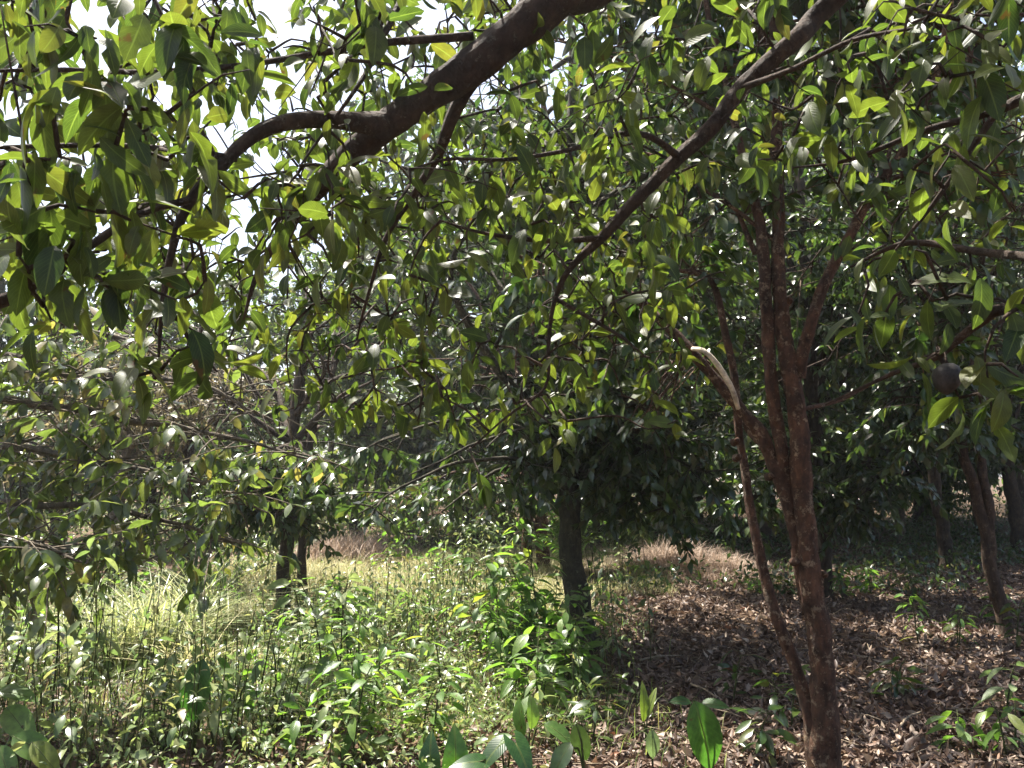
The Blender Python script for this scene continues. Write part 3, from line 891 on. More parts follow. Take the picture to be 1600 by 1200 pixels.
# ------------------------------------------------------------------ the trees of the middle distance
b = G(908, 1012)
make_tree("dark_trunk_tree", "tree with a straight dark trunk and low glossy crown behind the bright sapling clump",
          [(up(b, (-.06, .05, .7), (-.1, .1, 1.5), (-.12, .15, 2.6), (-.05, .2, 4.2), (0, .2, 6)), [.125, .105, .095, .088, .07, .04])],
          ((b[0] + .1, b[1] + 1.1, 3.9), (3.0, 3.0, 3.1)), 31, bark='bark_mossy', limbs=28, twigs=32, per=20, leaf=.125, single=290, hang=.4,
          ends=[P(560, 800, 6.4), P(500, 730, 6.7), P(640, 745, 6.4), P(690, 800, 6.9), P(760, 700, 6.5), P(1000, 740, 7.7), P(1060, 800, 7.4), P(960, 690, 7.8), P(1120, 745, 7.0), P(1010, 640, 6.4), P(600, 660, 6.5), P(820, 640, 7.8)])
b = G(848, 893)
make_tree("twin_trunk_tree", "tree with two reddish trunks standing close together at the back of the sunny clearing",
          [(up(b, (-.02, 0, 1), (.03, .1, 2.2), (.05, .1, 8.2)), [.11, .10, .09, .04]), (up(b + np.array([-.24, 0, 0]), (.0, 0, .9), (-.05, 0, 2.1), (-.3, 0, 4.5)), [.09, .08, .07, .03])],
          ((b[0], b[1] + .6, 5.2), (3.6, 2.2, 4.2)), 32, bark='bark_red', limbs=26, twigs=30, per=22, leaf=.13, single=40, hang=.3, ends=[P(740, 830, 12.0), P(660, 820, 12.2), P(960, 800, 12.4), P(1020, 820, 12.4), P(600, 800, 12.5)])
b = G(443, 958)
make_tree("slim_dark_tree", "tree with a dark post-like trunk standing in litter by the weedy grass",
          [(up(b, (0, 0, .6), (.02, .03, 1.5), (.05, .1, 2.5), (.2, .2, 3.4)), [.085, .078, .072, .05, .02])],
          ((b[0] + .1, b[1] + .4, 2.9), (2.2, 1.6, 1.9)), 33, limbs=15, twigs=28, per=20, leaf=.12, single=120, hang=.35, leaf_mat='leaf_bush', ends=[P(430, 815, 8.4), P(350, 790, 8.6), P(500, 800, 8.8), P(400, 740, 8.5), P(300, 820, 8.8)])
b = G(470, 936)
make_tree("thin_dark_tree", "thinner tree trunk just behind the dark post-like trunk",
          [(up(b, (0, 0, .6), (.0, .05, 1.5), (.15, .1, 2.4), (.4, .2, 3.2)), [.062, .056, .05, .04, .02])],
          ((b[0] - .6, b[1] + 1.0, 3.0), (1.7, 1.3, 1.6)), 34, limbs=14, twigs=28, per=20, leaf=.12, single=60, hang=.3, leaf_mat='leaf_bush')
b = G(290, 906)
make_tree("shaded_tree", "tree with a dark trunk half hidden by low leaves beyond the grass tufts",
          [(up(b, (0, 0, .6), (-.05, .03, 1.5), (.05, .1, 4.2)), [.085, .08, .072, .03])],
          ((b[0] - .4, b[1] + .5, 2.7), (2.2, 1.7, 1.7)), 35, limbs=14, twigs=28, per=20, leaf=.125, single=40, hang=.3, leaf_mat='leaf_bush')
b = G(1572, 990)
make_tree("forked_brown_tree", "brown tree forking low into two leaning stems beside the sunlit litter patch",
          [(up(b, (-.08, .05, .7), (-.17, .1, 1.4), (-.26, .15, 2.3), (-.4, .2, 4.8)), [.07, .06, .052, .045, .03]), ([b + np.array([-.06, .04, .3]), b + np.array([-.07, .05, 1.0]), b + np.array([-.06, .1, 1.6]), b + np.array([-.12, .1, 2.4]), b + np.array([.2, .1, 4.6])], [.035, .048, .044, .04, .025])],
          ((b[0] - .2, b[1] + .6, 4.2), (2.3, 2.0, 2.2)), 36, bark='bark_brown', limbs=16, twigs=30, per=20, leaf=.125, single=140, hang=.3, ends=[P(1440, 680, 7.8), P(1380, 640, 7.9)])
b = G(1480, 890)
make_tree("black_trunk_tree", "tree with a black shaded trunk standing alone in the undergrowth past the litter",
          [(up(b, (-.05, 0, .8), (-.12, 0, 1.8), (-.1, .1, 8.5)), [.12, .10, .09, .04])], ((b[0] - .3, b[1] + .5, 5.4), (3.4, 2.2, 4.4)), 37, limbs=26, twigs=30, per=22, leaf=.135, single=30, hang=.3)
b = G(1596, 868)
make_tree("black_trunk_tree", "tree with a black trunk at the very edge, behind the forked brown tree",
          [(up(b, (-.05, 0, .8), (-.15, 0, 1.8), (-.2, .1, 5.5)), [.15, .13, .115, .05])], ((b[0], b[1] + .3, 4.2), (2.8, 2.0, 2.9)), 38, limbs=15, twigs=28, per=20, leaf=.14, hang=.3)
b = G(1290, 932)
make_tree("hidden_trunk_tree", "tree whose dark trunk shows just behind the main red-brown trunk",
          [(up(b, (-.02, 0, .8), (-.05, 0, 1.8), (-.1, .1, 7.2)), [.11, .10, .09, .04])], ((b[0] + .1, b[1] + .6, 4.6), (3.2, 2.2, 3.6)), 39, limbs=26, twigs=30, per=22, leaf=.13, single=60, hang=.35, ends=[P(1180, 760, 9.0), P(1380, 760, 9.4), P(1120, 800, 9.5), P(1340, 800, 9.6)])
# the tree out of frame whose pale branches reach in over the weeds
lt = np.array([-3.9, 5.2, 0])


def branchy_left_tree():
    r = np.random.default_rng(50)
    t = thing("grey_branched_tree", (lt[0], lt[1], 0), "tree reaching in low over the weeds with long grey horizontal branches and glinting leaves", "tree")
    link("trunk", tube_mesh("trunk", [([lt + np.array([0, 0, -.15]), lt + np.array([0, 0, .3]), lt + np.array([.05, .1, 1.8]), lt + np.array([.1, .1, 3.4]), lt + np.array([.1, .2, 5])], [.15, .12, .1, .07, .03])], M['bark_grey'], sides=14, step=.06, rough=.07, wob=.01), t)
    br = [
        [lt + np.array([.03, 0, 1.75]), P(-30, 632, 5.2), P(120, 640, 5.3), P(240, 662, 5.4), P(340, 682, 5.4), P(430, 700, 5.4), P(520, 722, 5.4)],
        [lt + np.array([.0, 0, 1.2]), P(-30, 795, 5.0), P(60, 790, 5.0), P(140, 785, 5.1), P(230, 805, 5.1), P(330, 840, 5.2), P(400, 850, 5.2)],
        [lt + np.array([.05, 0, 1.9]), P(-20, 560, 5.3), P(140, 590, 5.4), P(300, 600, 5.5), P(420, 650, 5.5)],
        [lt + np.array([.0, 0, 1.5]), P(-20, 700, 5.2), P(100, 715, 5.2), P(260, 740, 5.2), P(420, 800, 5.3)],
        [lt + np.array([.0, 0, 1.0]), P(-20, 850, 4.6), P(60, 850, 4.6), P(130, 880, 4.5)],
        [lt + np.array([.05, 0, 2.2]), P(-20, 480, 5.4), P(150, 520, 5.5), P(330, 590, 5.6)],
    ]
    TW = []
    for p in br:
        p = [np.array(x, float) for x in p]
        rad = list(np.linspace(.034, .006, len(p)))
        link("branch", tube_mesh("branch", [(p, rad)], M['bark_grey'], sides=9, step=.05, rough=.07, wob=.012, seed=len(TW)), t)
        TW += limb_twigs(r, p, 62, .66, .25)
    link("twigs", tube_mesh("twigs", [([a, (a + b) / 2 + np.array([0, 0, .03]), b], [.006, .0045, .002]) for a, b in TW], M['bark_grey'], sides=4, step=.15, wob=.006), t, kind="stuff")
    pos, d, nr, s = crown_leaves(r, TW, 9, .12, .55)
    k = gap_keep(pos, r)
    pos, d, nr, s = pos[k], d[k], nr[k], s[k]
    m = split_leaves(pos, 300, r)
    leaf_objects(t, 'leftbush', M['leaf_grey'], pos[m], d[m], nr[m], s[m], n=8, rows=5)
    link("crown", leaf_mass("crown", TPL_MID, pos[~m], d[~m], nr[~m], s[~m], M['leaf_grey'], seed=14), t, kind="stuff")


branchy_left_tree()
M['leaf_vine'] = leaf_material("leaf_vine", [(0, (.09, .085, .04)), (.45, (.17, .14, .08)), (.8, (.28, .23, .15)), (1, (.10, .13, .04))], trans_gain=(1.5, 1.5, 1.2), rough=.5, trans=.35)
b = np.array([-5.6, 11.5, 0])
make_tree("vine_tree", "pale brown tree smothered in dry vines beyond the long grey branches", [(up(b, (0, 0, 1), (.1, .1, 2.2), (.1, .1, 3.4)), [.1, .09, .07, .03])],
          ((b[0] + .2, b[1], 2.7), (2.3, 1.4, 1.3)), 61, limbs=12, twigs=26, per=18, leaf=.10, hang=.5, leaf_mat='leaf_vine', bark='bark_grey', gaps=False)


# ------------------------------------------------------------------ background trees (shared crowns)
def background():
    r = np.random.default_rng(77)
    protos = []
    for v in range(4):
        rr = np.random.default_rng(200 + v)
        H = 8.0
        trunk = tube_mesh("trunk", [([(0, 0, -.2), (rr.normal(0, .05), rr.normal(0, .05), 1.5), (rr.normal(0, .15), rr.normal(0, .15), 4), (rr.normal(0, .3), rr.normal(0, .3), 7)], [.17, .13, .1, .03])], M['bark_grey' if v == 2 else 'bark_dark'], sides=10, step=.25, rough=.07, wob=.02, seed=v)
        TW, LB = [], []
        for k in range(19):
            a = k * 2.4 + rr.normal(0, .3); z = rr.uniform(1.2, 7.6)
            rad = 2.9 * math.sqrt(max(.1, 1 - ((z - 4) / 4.2) ** 2)) * rr.uniform(.7, 1)
            lb = grow_limb(rr, np.array([0, 0, max(1.3, z - .6)]), np.array([math.cos(a) * rad, math.sin(a) * rad, z]), .12)
            LB.append((lb, [.04, .025, .008]))
            TW += limb_twigs(rr, lb, 26, .95, .25)
        lim = tube_mesh("limbs", LB, M['bark_dark'], sides=6, step=.3, wob=.02)
        pos, d, nr, s = crown_leaves(rr, TW, 44, .15, .4)
        cr = leaf_mass("crown", TPL_FAR, pos, d, nr, s, M['leaf_far' if v % 2 == 0 else 'leaf_bush'], seed=v)
        protos.append((trunk, lim, cr))

    def place(x, y, sc, v, label, rz):
        t = thing("background_tree", (x, y, ground_z(x, y)), label, "tree", "trees at the back of the grove")
        for nm, me in zip(("trunk", "limbs", "crown"), protos[v]):
            o = bpy.data.objects.new(nm, me)
            o.parent = t
            if nm != "trunk": o["kind"] = "stuff"
            COL.objects.link(o)
        t.rotation_euler = (0, 0, rz)
        t.scale = (sc * r.uniform(.9, 1.15), sc * r.uniform(.9, 1.15), sc)
    spots = [  # px of trunk foot, distance, scale, variant, label
        (1395, 18.0, .8, 2, "thin grey-trunked tree far back in a sunlit gap past the litter"),
        (1345, 20.0, 1.5, 0, "far tree standing just beside the thin grey-trunked tree in the gap"),
        (1425, 22.0, .9, 1, "slender far tree past the black-trunked one, where pale stems show"),
        (1530, 21.0, 1.6, 3, "far leafy tree seen between the black trunk and the forked brown tree"),
        (1180, 17.0, 1.4, 1, "dark leafy tree behind the leaning slender red stem"),
        (1060, 18.5, 1.4, 3, "dark leafy tree at the back, above the pinkish dry grass heap"),
        (930, 19.0, 1.5, 0, "tall leafy tree behind the straight dark trunk"),
        (740, 18.0, 1.4, 1, "leafy tree at the back edge of the clearing, beyond the twin trunks"),
        (640, 21.0, 1.35, 2, "pale green leafy tree closing the clearing in the middle"),
        (560, 18.5, .95, 0, "low leafy tree at the far end of the clearing"),
        (380, 20.0, .86, 2, "low pale tree beyond the grass, under the bright sky gap"),
        (240, 18.0, .82, 0, "low sunlit tree behind the shaded trunk"),
        (100, 16.5, .92, 3, "leafy tree behind the long grey branches"),
        (-60, 15.0, .85, 1, "leafy tree at the very edge behind the weeds"),
        (1650, 19.0, 1.5, 0, "leafy tree at the edge of the view behind the black trunks"),
    ]
    for i, (px, y, sc, v, lab) in enumerate(spots):
        place((px - 800) / F * y, y, sc, v, lab, r.uniform(0, 6.28))
    more = [(-14, 27, .7, "farthest-row tree above the long grey branches"), (-10, 30, .72, "farthest-row tree low under the widest sky gap"),
            (-6, 27, .78, "farthest-row tree beyond the thin dark trunk"), (-2, 28, 1.7, "tall farthest-row tree over the middle of the clearing"),
            (2, 26, 1.9, "tall farthest-row tree in line with the straight dark trunk"), (6, 27, 2.0, "tall farthest-row tree above the pinkish grass heap"),
            (10, 26, 1.9, "tall farthest-row tree directly behind the red-barked tree"), (14, 27, 1.9, "tall farthest-row tree above the lone black trunk"),
            (18, 29, 2.0, "tall farthest-row tree behind the forked brown tree"), (8, 22.5, 1.7, "tall dense tree behind the slender leaning red stem"),
            (4, 21.5, 1.6, "tall dense tree between the straight dark trunk and the red stems")]
    for i, (x, y, sc, lab) in enumerate(more):
        place(x, y, sc, i % 4, lab, r.uniform(0, 6.28))
    # far wood: one mass
    n = 42000
    x = r.uniform(-48, 48, n); y = r.uniform(33, 44, n)
    hgt = np.where(x < -5, 6.0, 12.5) + 1.6 * hash_noise(x, y, .5, 5)
    z = r.uniform(0, 1, n) ** .8 * hgt
    pos = np.stack([x, y, z], -1)
    link("forest", leaf_mass("forest", TPL_FAR, pos, nrm(r.standard_normal((n, 3))), r.standard_normal((n, 3)) * .6 + np.array([0, -.3, 1]), r.uniform(.3, .55, n), M['leaf_far'], seed=3), kind="stuff", label="dense far wood closing the view behind the trees", cat="forest")


background()


# ------------------------------------------------------------------ litter, grass, weeds
def region_litter(x, y):
    """0..1 how much dry leaf litter lies here (the rest is green)"""
    edge = .35 + .10 * (y - 5) + .35 * hash_noise(x, y, 1.1, 8)
    return 1 / (1 + np.exp(-(x - edge) * 3.2))


def litter():
    r = np.random.default_rng(101)
    n = 125000
    y = 3.3 + 15 * r.random(n) ** 1.7
    x = r.uniform(-.75, .80, n) * y
    clear = np.exp(-(((x + .9) / 3.6) ** 2 + ((y - 12) / 3) ** 2) * 1.2) + np.exp(-(((x - 2.5) / 1.5) ** 2 + ((y - 13) / 1.3) ** 2))
    keep = r.random(n) < np.clip(region_litter(x, y) * (1 - clear) + .22, 0, 1)
    x, y = x[keep], y[keep]; n = len(x)
    pos = np.stack([x, y, ground_z(x, y) + r.uniform(.004, .04, n)], -1)
    d = r.standard_normal((n, 3)); d[:, 2] *= .45
    nr = r.standard_normal((n, 3)) * .75 + np.array([0, 0, 1.0]); nr *= np.sign(r.random(n) - .35)[:, None]
    s = r.uniform(.03, .095, n) ; wd = r.uniform(.5, 1.2, n)
    m = split_leaves(pos, 300, r)
    leaf_objects(ground, 'fallen', M['leaf_brown'], pos[m], d[m], nr[m], s[m], name="fallen_leaf", n=10, rows=5, width=.42, fold=.5, curl=.5, wave=.25)
    tpl = leaf_tpl(3, .42, .55, .45, wave=.2)
    link("leaf_litter", leaf_mass("leaf_litter", tpl, pos[~m], d[~m], nr[~m], s[~m], M['leaf_brown'], wid=wd[~m], seed=6), kind="stuff", label="carpet of dry brown fallen leaves under the red-barked tree", cat="leaf litter")


def litter_twigs():
    r = np.random.default_rng(131)
    ch = []
    for k in range(420):
        y = 3.5 + 9 * r.random() ** 1.5; x = r.uniform(-.1, .72) * y
        a = r.uniform(0, 6.28); ln = r.uniform(.06, .4)
        p = np.array([x, y, ground_z(x, y) + r.uniform(.02, .05)]); e = p + np.array([math.cos(a) * ln, math.sin(a) * ln, r.uniform(-.01, .05)])
        ch.append(([p, (p + e) / 2 + r.normal(0, .06 * ln, 3), e], [.004, .0035, .002]))
    link("litter", tube_mesh("litter", ch, M['stick'], sides=5, step=.08), kind="stuff", label="thin dry twigs strewn over the leaf litter", cat="twigs")


def blades(name, label, x, y, h, lean, mat, width=.006, seg=3, seed=0, cat="grass"):
    r = np.random.default_rng(seed)
    n = len(x)
    a = r.uniform(0, 6.28, n)
    o = np.stack([np.cos(a), np.sin(a), np.zeros(n)], -1)
    sd = np.stack([-np.sin(a), np.cos(a), np.zeros(n)], -1)
    b = np.stack([x, y, ground_z(x, y) - .01], -1)
    V = []
    for k in range(seg + 1):
        t = k / seg
        c = b + o * (lean * h * t * t)[:, None] + np.array([0, 0, 1.0]) * (h * (t - .45 * np.clip(lean, 0, 1.2) * t * t))[:, None]
        w = width * (1 - t) ** .7 * .5 + .0006
        V += [c - sd * w, c + sd * w]
    V = np.stack(V, 1)
    k = 2 * (seg + 1)
    Q = np.array([(2 * i, 2 * i + 1, 2 * i + 3, 2 * i + 2) for i in range(seg)])
    Q = (Q[None] + (np.arange(n) * k)[:, None, None]).reshape(-1, 4)
    me = np_mesh(name, V.reshape(-1, 3), [Q], M[mat], np.repeat(r.random(n), k))
    return me


def grass():
    r = np.random.default_rng(111)
    # sunny clearing
    n = 60000
    x = r.normal(-1.2, 2.6, n); y = r.uniform(8.6, 16.5, n)
    k = (x > -6 + 0) & (x < 2.2) & (np.abs(x + .9) < 3.9 + .8 * hash_noise(x, y, 1.5, 4)) & ~((x > .9) & (y < 10.5))
    x, y = x[k], y[k]
    h = r.uniform(.05, .24, len(x)) * (1 + .6 * hash_noise(x, y, 2.6, 7))
    link("dry_grass", blades("dry_grass", "", x, y, h, r.uniform(.2, 1.1, len(x)), 'grass_dry', .008, seed=1), kind="stuff", label="straw-coloured dry grass filling the sunny clearing", cat="grass")
    # pinkish heap of dry grass
    n = 9000
    x = r.normal(2.55, .8, n); y = r.normal(13.0, .7, n)
    h = (.42 + .22 * hash_noise(x, y, 3.0, 33)) * np.exp(-(((x - 2.6) / 1.3) ** 2 + ((y - 13.1) / 1.1) ** 2)) * r.uniform(.3, 1.25, n) + .08
    x2 = r.normal(-3.0, .8, 5000); y2 = r.normal(15.5, .6, 5000)
    h2 = .6 * np.exp(-(((x2 + 3.0) / 1.0) ** 2)) * r.uniform(.4, 1.1, 5000) + .1
    link("feathery_grass", blades("feathery_grass", "", x, y, h, r.uniform(.2, 2.0, n), 'grass_pink', .013, seed=2), kind="stuff", label="pinkish heap of dry feathery grass at the shade's edge", cat="grass")
    link("feathery_grass", blades("feathery_grass", "", x2, y2, h2, r.uniform(.3, 1.3, 5000), 'grass_pink', .010, seed=12), kind="stuff", label="reddish dry grass patch beyond the thin dark trunk", cat="grass")
    # green weedy grass, near and left
    n = 42000
    y = 3.4 + 7.5 * r.random(n) ** 1.25; x = r.uniform(-.78, .35, n) * y
    k = (r.random(n) > region_litter(x, y) * 1.05) & (r.random(n) < .65 + .45 * hash_noise(x, y, 1.8, 9)) & (y > 4.6 + .5 * hash_noise(x, y, 1.2, 3))
    x, y = x[k], y[k]
    h = r.uniform(.06, .28, len(x)) * (1 + .4 * hash_noise(x, y, 1.3, 6))
    link("short_grass", blades("short_grass", "", x, y, h, r.uniform(.2, 1.3, len(x)), 'grass_green', .006, seed=3), kind="stuff", label="thin green and straw grass between the weeds", cat="grass")


def ground_cover():
    r = np.random.default_rng(121)
    # low creeping leaves on short stalks
    n = 56000
    y = 3.3 + 8.5 * r.random(n) ** 1.35; x = r.uniform(-.80, .42, n) * y
    dens = .46 + .8 * hash_noise(x, y, 2.4, 15)
    k = (r.random(n) > region_litter(x, y) * 1.02) & (r.random(n) < dens * np.clip((y - 3.4) / 1.4, .4, 1))
    x, y = x[k], y[k]; n = len(x)
    top = .05 + .24 * np.clip(.5 + .6 * hash_noise(x, y, 1.1, 16), 0, 1.3)
    pos = np.stack([x, y, ground_z(x, y) + top * r.random(n) ** .6], -1)
    d = r.standard_normal((n, 3)); d[:, 2] = d[:, 2] * .35 - .15
    nr = r.standard_normal((n, 3)) * .45 + np.array([0, 0, 1.0])
    s = r.uniform(.02, .05, n) * np.where(r.random(n) < .10, 1.9, 1)
    link("undergrowth", leaf_mass("undergrowth", leaf_tpl(4, .5, .25, .35), pos, d, nr, s, M['leaf_weed'], wid=r.uniform(.6, 1.1, n), smooth=True, seed=8), kind="stuff", label="mat of low creeping weeds between the grass and the saplings", cat="weeds")
    # thin upright weeds with leaves up their stalks
    m = 900
    y = 3.9 + 6.5 * r.random(m) ** 1.2; x = r.uniform(-.75, .2, m) * y
    k = (r.random(m) > region_litter(x, y)) & (r.random(m) < .6 + .6 * hash_noise(x, y, 1.3, 25))
    x, y = x[k], y[k]
    x = np.r_[x, r.uniform(-2.3, .1, 170)]; y = np.r_[y, r.uniform(7.0, 9.4, 170)]
    tf = ((x + 2.85) / .85) ** 2 + ((y - 6.5) / 1.1) ** 2 > 1
    x, y = x[tf], y[tf]; m = len(x)
    hh = r.uniform(.15, .95, m) * (1 + .5 * hash_noise(x, y, 1.6, 26))
    ch, pos, d, nr, s = [], [], [], [], []
    for i in range(m):
        b0 = np.array([x[i], y[i], ground_z(x[i], y[i]) - .02])
        tp = b0 + np.array([r.normal(0, .12) * hh[i], r.normal(0, .12) * hh[i], hh[i]])
        ch.append(([b0, (b0 + tp) / 2 + r.normal(0, .02, 3), tp], [.004, .003, .0015]))
        q = int(9 + 16 * hh[i])
        for j in range(q):
            u = .25 + .78 * j / q
            an = j * 2.4 + r.normal(0, .5)
            o = np.array([math.cos(an), math.sin(an), 0])
            pos.append(b0 * (1 - u) + tp * u + o * r.uniform(.0, .05)); d.append(o + np.array([0, 0, r.uniform(-.8, .4)]))
            nr.append(np.array([0, 0, 1.0]) + o * .3 + r.normal(0, .35, 3)); s.append(r.uniform(.03, .085) * (1.15 - .3 * u) * (1 + .5 * math.sin(i * 1.7)))
    st = link("undergrowth", tube_mesh("undergrowth", ch, M['stem'], sides=5, step=.12), kind="stuff", label="thin upright weed stalks with small leaves among the sunny grass", cat="weeds")
    link("foliage", leaf_mass("foliage", leaf_tpl(4, .4, .25, .4), np.array(pos), np.array(d), np.array(nr), np.array(s), M['leaf_weed'], smooth=True, seed=18), st, kind="stuff")
    # low shrubs at the far edge of the litter
    n = 16000
    n = 46000; x = r.uniform(1.5, 18, n); y = 10.6 + 20 * r.random(n) ** 1.3
    k = (hash_noise(x, y, 1.3, 17) > -.15) & ~((np.abs(x - 2.5) < 1.2) & (np.abs(y - 13) < 1.2))
    x, y = x[k], y[k]; n = len(x)
    pos = np.stack([x, y, r.random(n) ** 1.4 * (.35 + .35 * np.clip(hash_noise(x, y, .9, 18), 0, 1)) * (1 + np.clip((y - 17) / 8, 0, 1.6))], -1)
    d = r.standard_normal((n, 3)); nr = r.standard_normal((n, 3)) * .5 + np.array([0, 0, 1.0])
    link("undergrowth", leaf_mass("undergrowth", leaf_tpl(2, .4, .2, .3), pos, d, nr, r.uniform(.07, .13, n), M['leaf_dark'], seed=9), kind="stuff", label="dark low undergrowth beyond the leaf litter", cat="weeds")
    # leafy bank behind the clearing and on the weedy side
    n = 70000
    x = r.uniform(-20, 3.5, n); y = np.where(x < -3.5, r.uniform(10.5, 28, n), r.uniform(15.2, 28, n))
    k = hash_noise(x, y, 1.1, 19) > -.3
    x, y = x[k], y[k]; n = len(x)
    pos = np.stack([x, y, r.random(n) ** 1.2 * (.35 + 1.1 * np.clip(hash_noise(x, y, .8, 20) + .4, 0, 1.2))], -1)
    d = r.standard_normal((n, 3)); nr = r.standard_normal((n, 3)) * .5 + np.array([0, 0, 1.0])
    link("undergrowth", leaf_mass("undergrowth", leaf_tpl(2, .4, .2, .3), pos, d, nr, r.uniform(.08, .15, n), M['leaf_weed'], seed=10), kind="stuff", label="leafy green bank of bushes behind the clearing", cat="weeds")


litter()
litter_twigs()
grass()
ground_cover()


# ------------------------------------------------------------------ single plants
def sapling(name, label, base, h, n, leaf, mat, seed, stems=1, droop=.7, spread=.25, wid=1.0, group=None, width=.36, cat="sapling", bushy=.14, key=None):
    r = np.random.default_rng(seed)
    bz = ground_z(base[0], base[1])
    base = np.array([base[0], base[1], bz])
    t = thing(name, base, label, cat, group)
    pos, d, nr, s = [], [], [], []
    for k in range(stems):
        a = r.uniform(0, 6.28)
        o = np.array([math.cos(a), math.sin(a), 0])
        hh = h * (1 if k == 0 else r.uniform(.5, .95))
        b0 = base + o * (.02 if stems == 1 else r.uniform(.02, .10)) + np.array([0, 0, -.03])
        p = [b0, b0 + o * spread * hh * .2 + np.array([0, 0, hh * .4]), b0 + o * spread * hh * .55 + np.array([0, 0, hh * .8]), b0 + o * spread * hh + np.array([0, 0, hh])]
        link("stem", tube_mesh("stem", [(p, [.008, .006, .0045, .0025])], M['stem'], sides=6, step=.05, wob=.006, seed=seed + k), t)
        q, _ = resample(p, [1, 1, 1, 1], .02)
        for i in range(n // stems):
            u = .25 + .75 * ((i + .5) / (n // stems)) ** .8
            c = q[min(len(q) - 1, int(u * (len(q) - 1)))]
            an = i * 2.4 + r.normal(0, .4)
            oo = np.array([math.cos(an), math.sin(an), 0])
            d.append(nrm(oo + np.array([0, 0, r.uniform(-.9, .35) * droop + .1])))
            nr.append(np.array([0, 0, 1.0]) + r.normal(0, .35, 3) + oo * .4)
            pos.append(c + oo * r.uniform(.01, bushy) + np.array([0, 0, r.normal(0, .02)]))
            s.append(leaf * r.uniform(.65, 1.2))
    # leaf stalks
    pos = np.array(pos); d = np.array(d)
    ch = []
    for p, dd in zip(pos, d):
        stem_p = p - np.array([dd[0], dd[1], 0]) * bushy * .8 - np.array([0, 0, .01])
        ch.append(([stem_p, p], [.002, .0014]))
    link("leaf_stalks", tube_mesh("leaf_stalks", ch, M['stem'], sides=4, step=.2), t, kind="stuff")
    leaf_objects(t, key or (mat + str(width)), M[mat], pos, d, np.array(nr), np.array(s), rows=5, width=width, curl=.35, fold=.25)
    return t


def arrow_tpl(rows=9):
    """arrowhead leaf blade: lobes behind the stalk joint at 0, tip at +Y 1"""
    t = np.linspace(-.32, 1, rows + 1)
    V, UV = [], []
    for i, y in enumerate(t):
        if y < 0:
            w = .34 * (1 - (abs(y) / .34) ** 2.2) ** .6; inner = .02 + .16 * (abs(y) / .32)
        else:
            w = .345 * (1 - y) ** .72 * (1 + .25 * math.sin(y * 3)); inner = 0
        w = max(w, inner + .005)
        for s in (-1, 1):
            for k in range(3):
                f = k / 2
                x = s * (inner + (w - inner) * f)
                V.append((x, y, .12 * abs(x) - .25 * max(y, 0) ** 2 + .25 * min(y, 0) ** 2 * -1 + .012 * math.sin(y * 22) * f))
                UV.append((.5 + x / .8, y))
    Q = []
    for i in range(rows):
        a = i * 6
        Q += [(a + 1, a, a + 6, a + 7), (a + 2, a + 1, a + 7, a + 8), (a + 3, a + 4, a + 10, a + 9), (a + 4, a + 5, a + 11, a + 10)]
    return np.array(V), np.array(Q), np.array(UV)


def big_leaf_plant(name, label, base, blades_, mat, kind="arrow", cat="plant", group=None):
    """blades_: list of (joint point, direction, normal, length). Each blade on its own stalk from the base"""
    base = np.array([base[0], base[1], ground_z(base[0], base[1])])
    t = thing(name, base, label, cat, group)
    tv, tq, tuv = arrow_tpl() if kind == "arrow" else leaf_tpl(9, .5 if kind == "oval" else .26, .25, .3, wave=.06, power=.7)
    for j, d, nr, ln in blades_:
        j, d, nr = np.array(j, float), np.array([d], float), np.array([nr], float)
        V, Q, UV = scatter((tv, tq, tuv), j[None], d, nr, [ln])
        bl = link("leaf_blade", np_mesh("leaf_blade", V, [Q], M[mat], None, UV, True), t)
        mid = (base + j) / 2 + np.array([0, 0, .06])
        link("stalk", tube_mesh("stalk", [([base + np.array([0, 0, -.02]), mid, j], [.007, .005, .0035])], M['stem'], sides=6, step=.04), t)
        X, Y, Z = frames(d, nr)
        off = Z[0] * .004 * (1 if nr[0][1] > 0 or True else 1)
        rib = [j + Y[0] * ln * u + Z[0] * (-.25 * u * u * ln * (1 if kind == "arrow" else 1.2)) for u in (0, .35, .7, .95)]
        link("midrib", tube_mesh("midrib", [(rib, [.0016, .0013, .001, .0005])], M['stem'], sides=5, step=.03), bl)
    return t


def grass_tuft(label, base, n, h, seed, group=None, mat='grass_tuft', r0=.11, width=.014):
    r = np.random.default_rng(seed)
    t = thing("grass_tuft", (base[0], base[1], ground_z(base[0], base[1])), label, "grass tuft", group)
    x = base[0] + r.normal(0, r0, n); y = base[1] + r.normal(0, r0, n)
    link("blades", blades("blades", "", x, y, h * 1.6 * r.uniform(.5, 1.15, n), r.uniform(.35, 1.5, n), mat, width, seg=6, seed=seed), t, kind="stuff")


# the bright sapling clump in front of the dark trunk
for i, (px, py, h, n, lab) in enumerate([
        (850, 1040, 1.2, 84, "tallest bright drooping-leaved sapling right in front of the straight dark trunk"),
        (800, 1060, .95, 64, "bright sapling with hanging leaves on the weedy side of the sapling clump"),
        (880, 1065, .62, 46, "bright leafy sapling pressed close to the foot of the straight dark trunk"),
        (835, 1110, .52, 42, "short sapling with pale glinting leaves at the front of the bright clump"),
        (770, 1030, .5, 30, "small sapling behind the bright clump at the edge of the dark litter")]):
    sapling("bright_sapling", lab, G(px, py), h * 1.05, int(n * 2.2), .16, 'leaf_young', 300 + i, stems=4, droop=1.0, spread=.3, group="saplings by the dark trunk", bushy=.17)
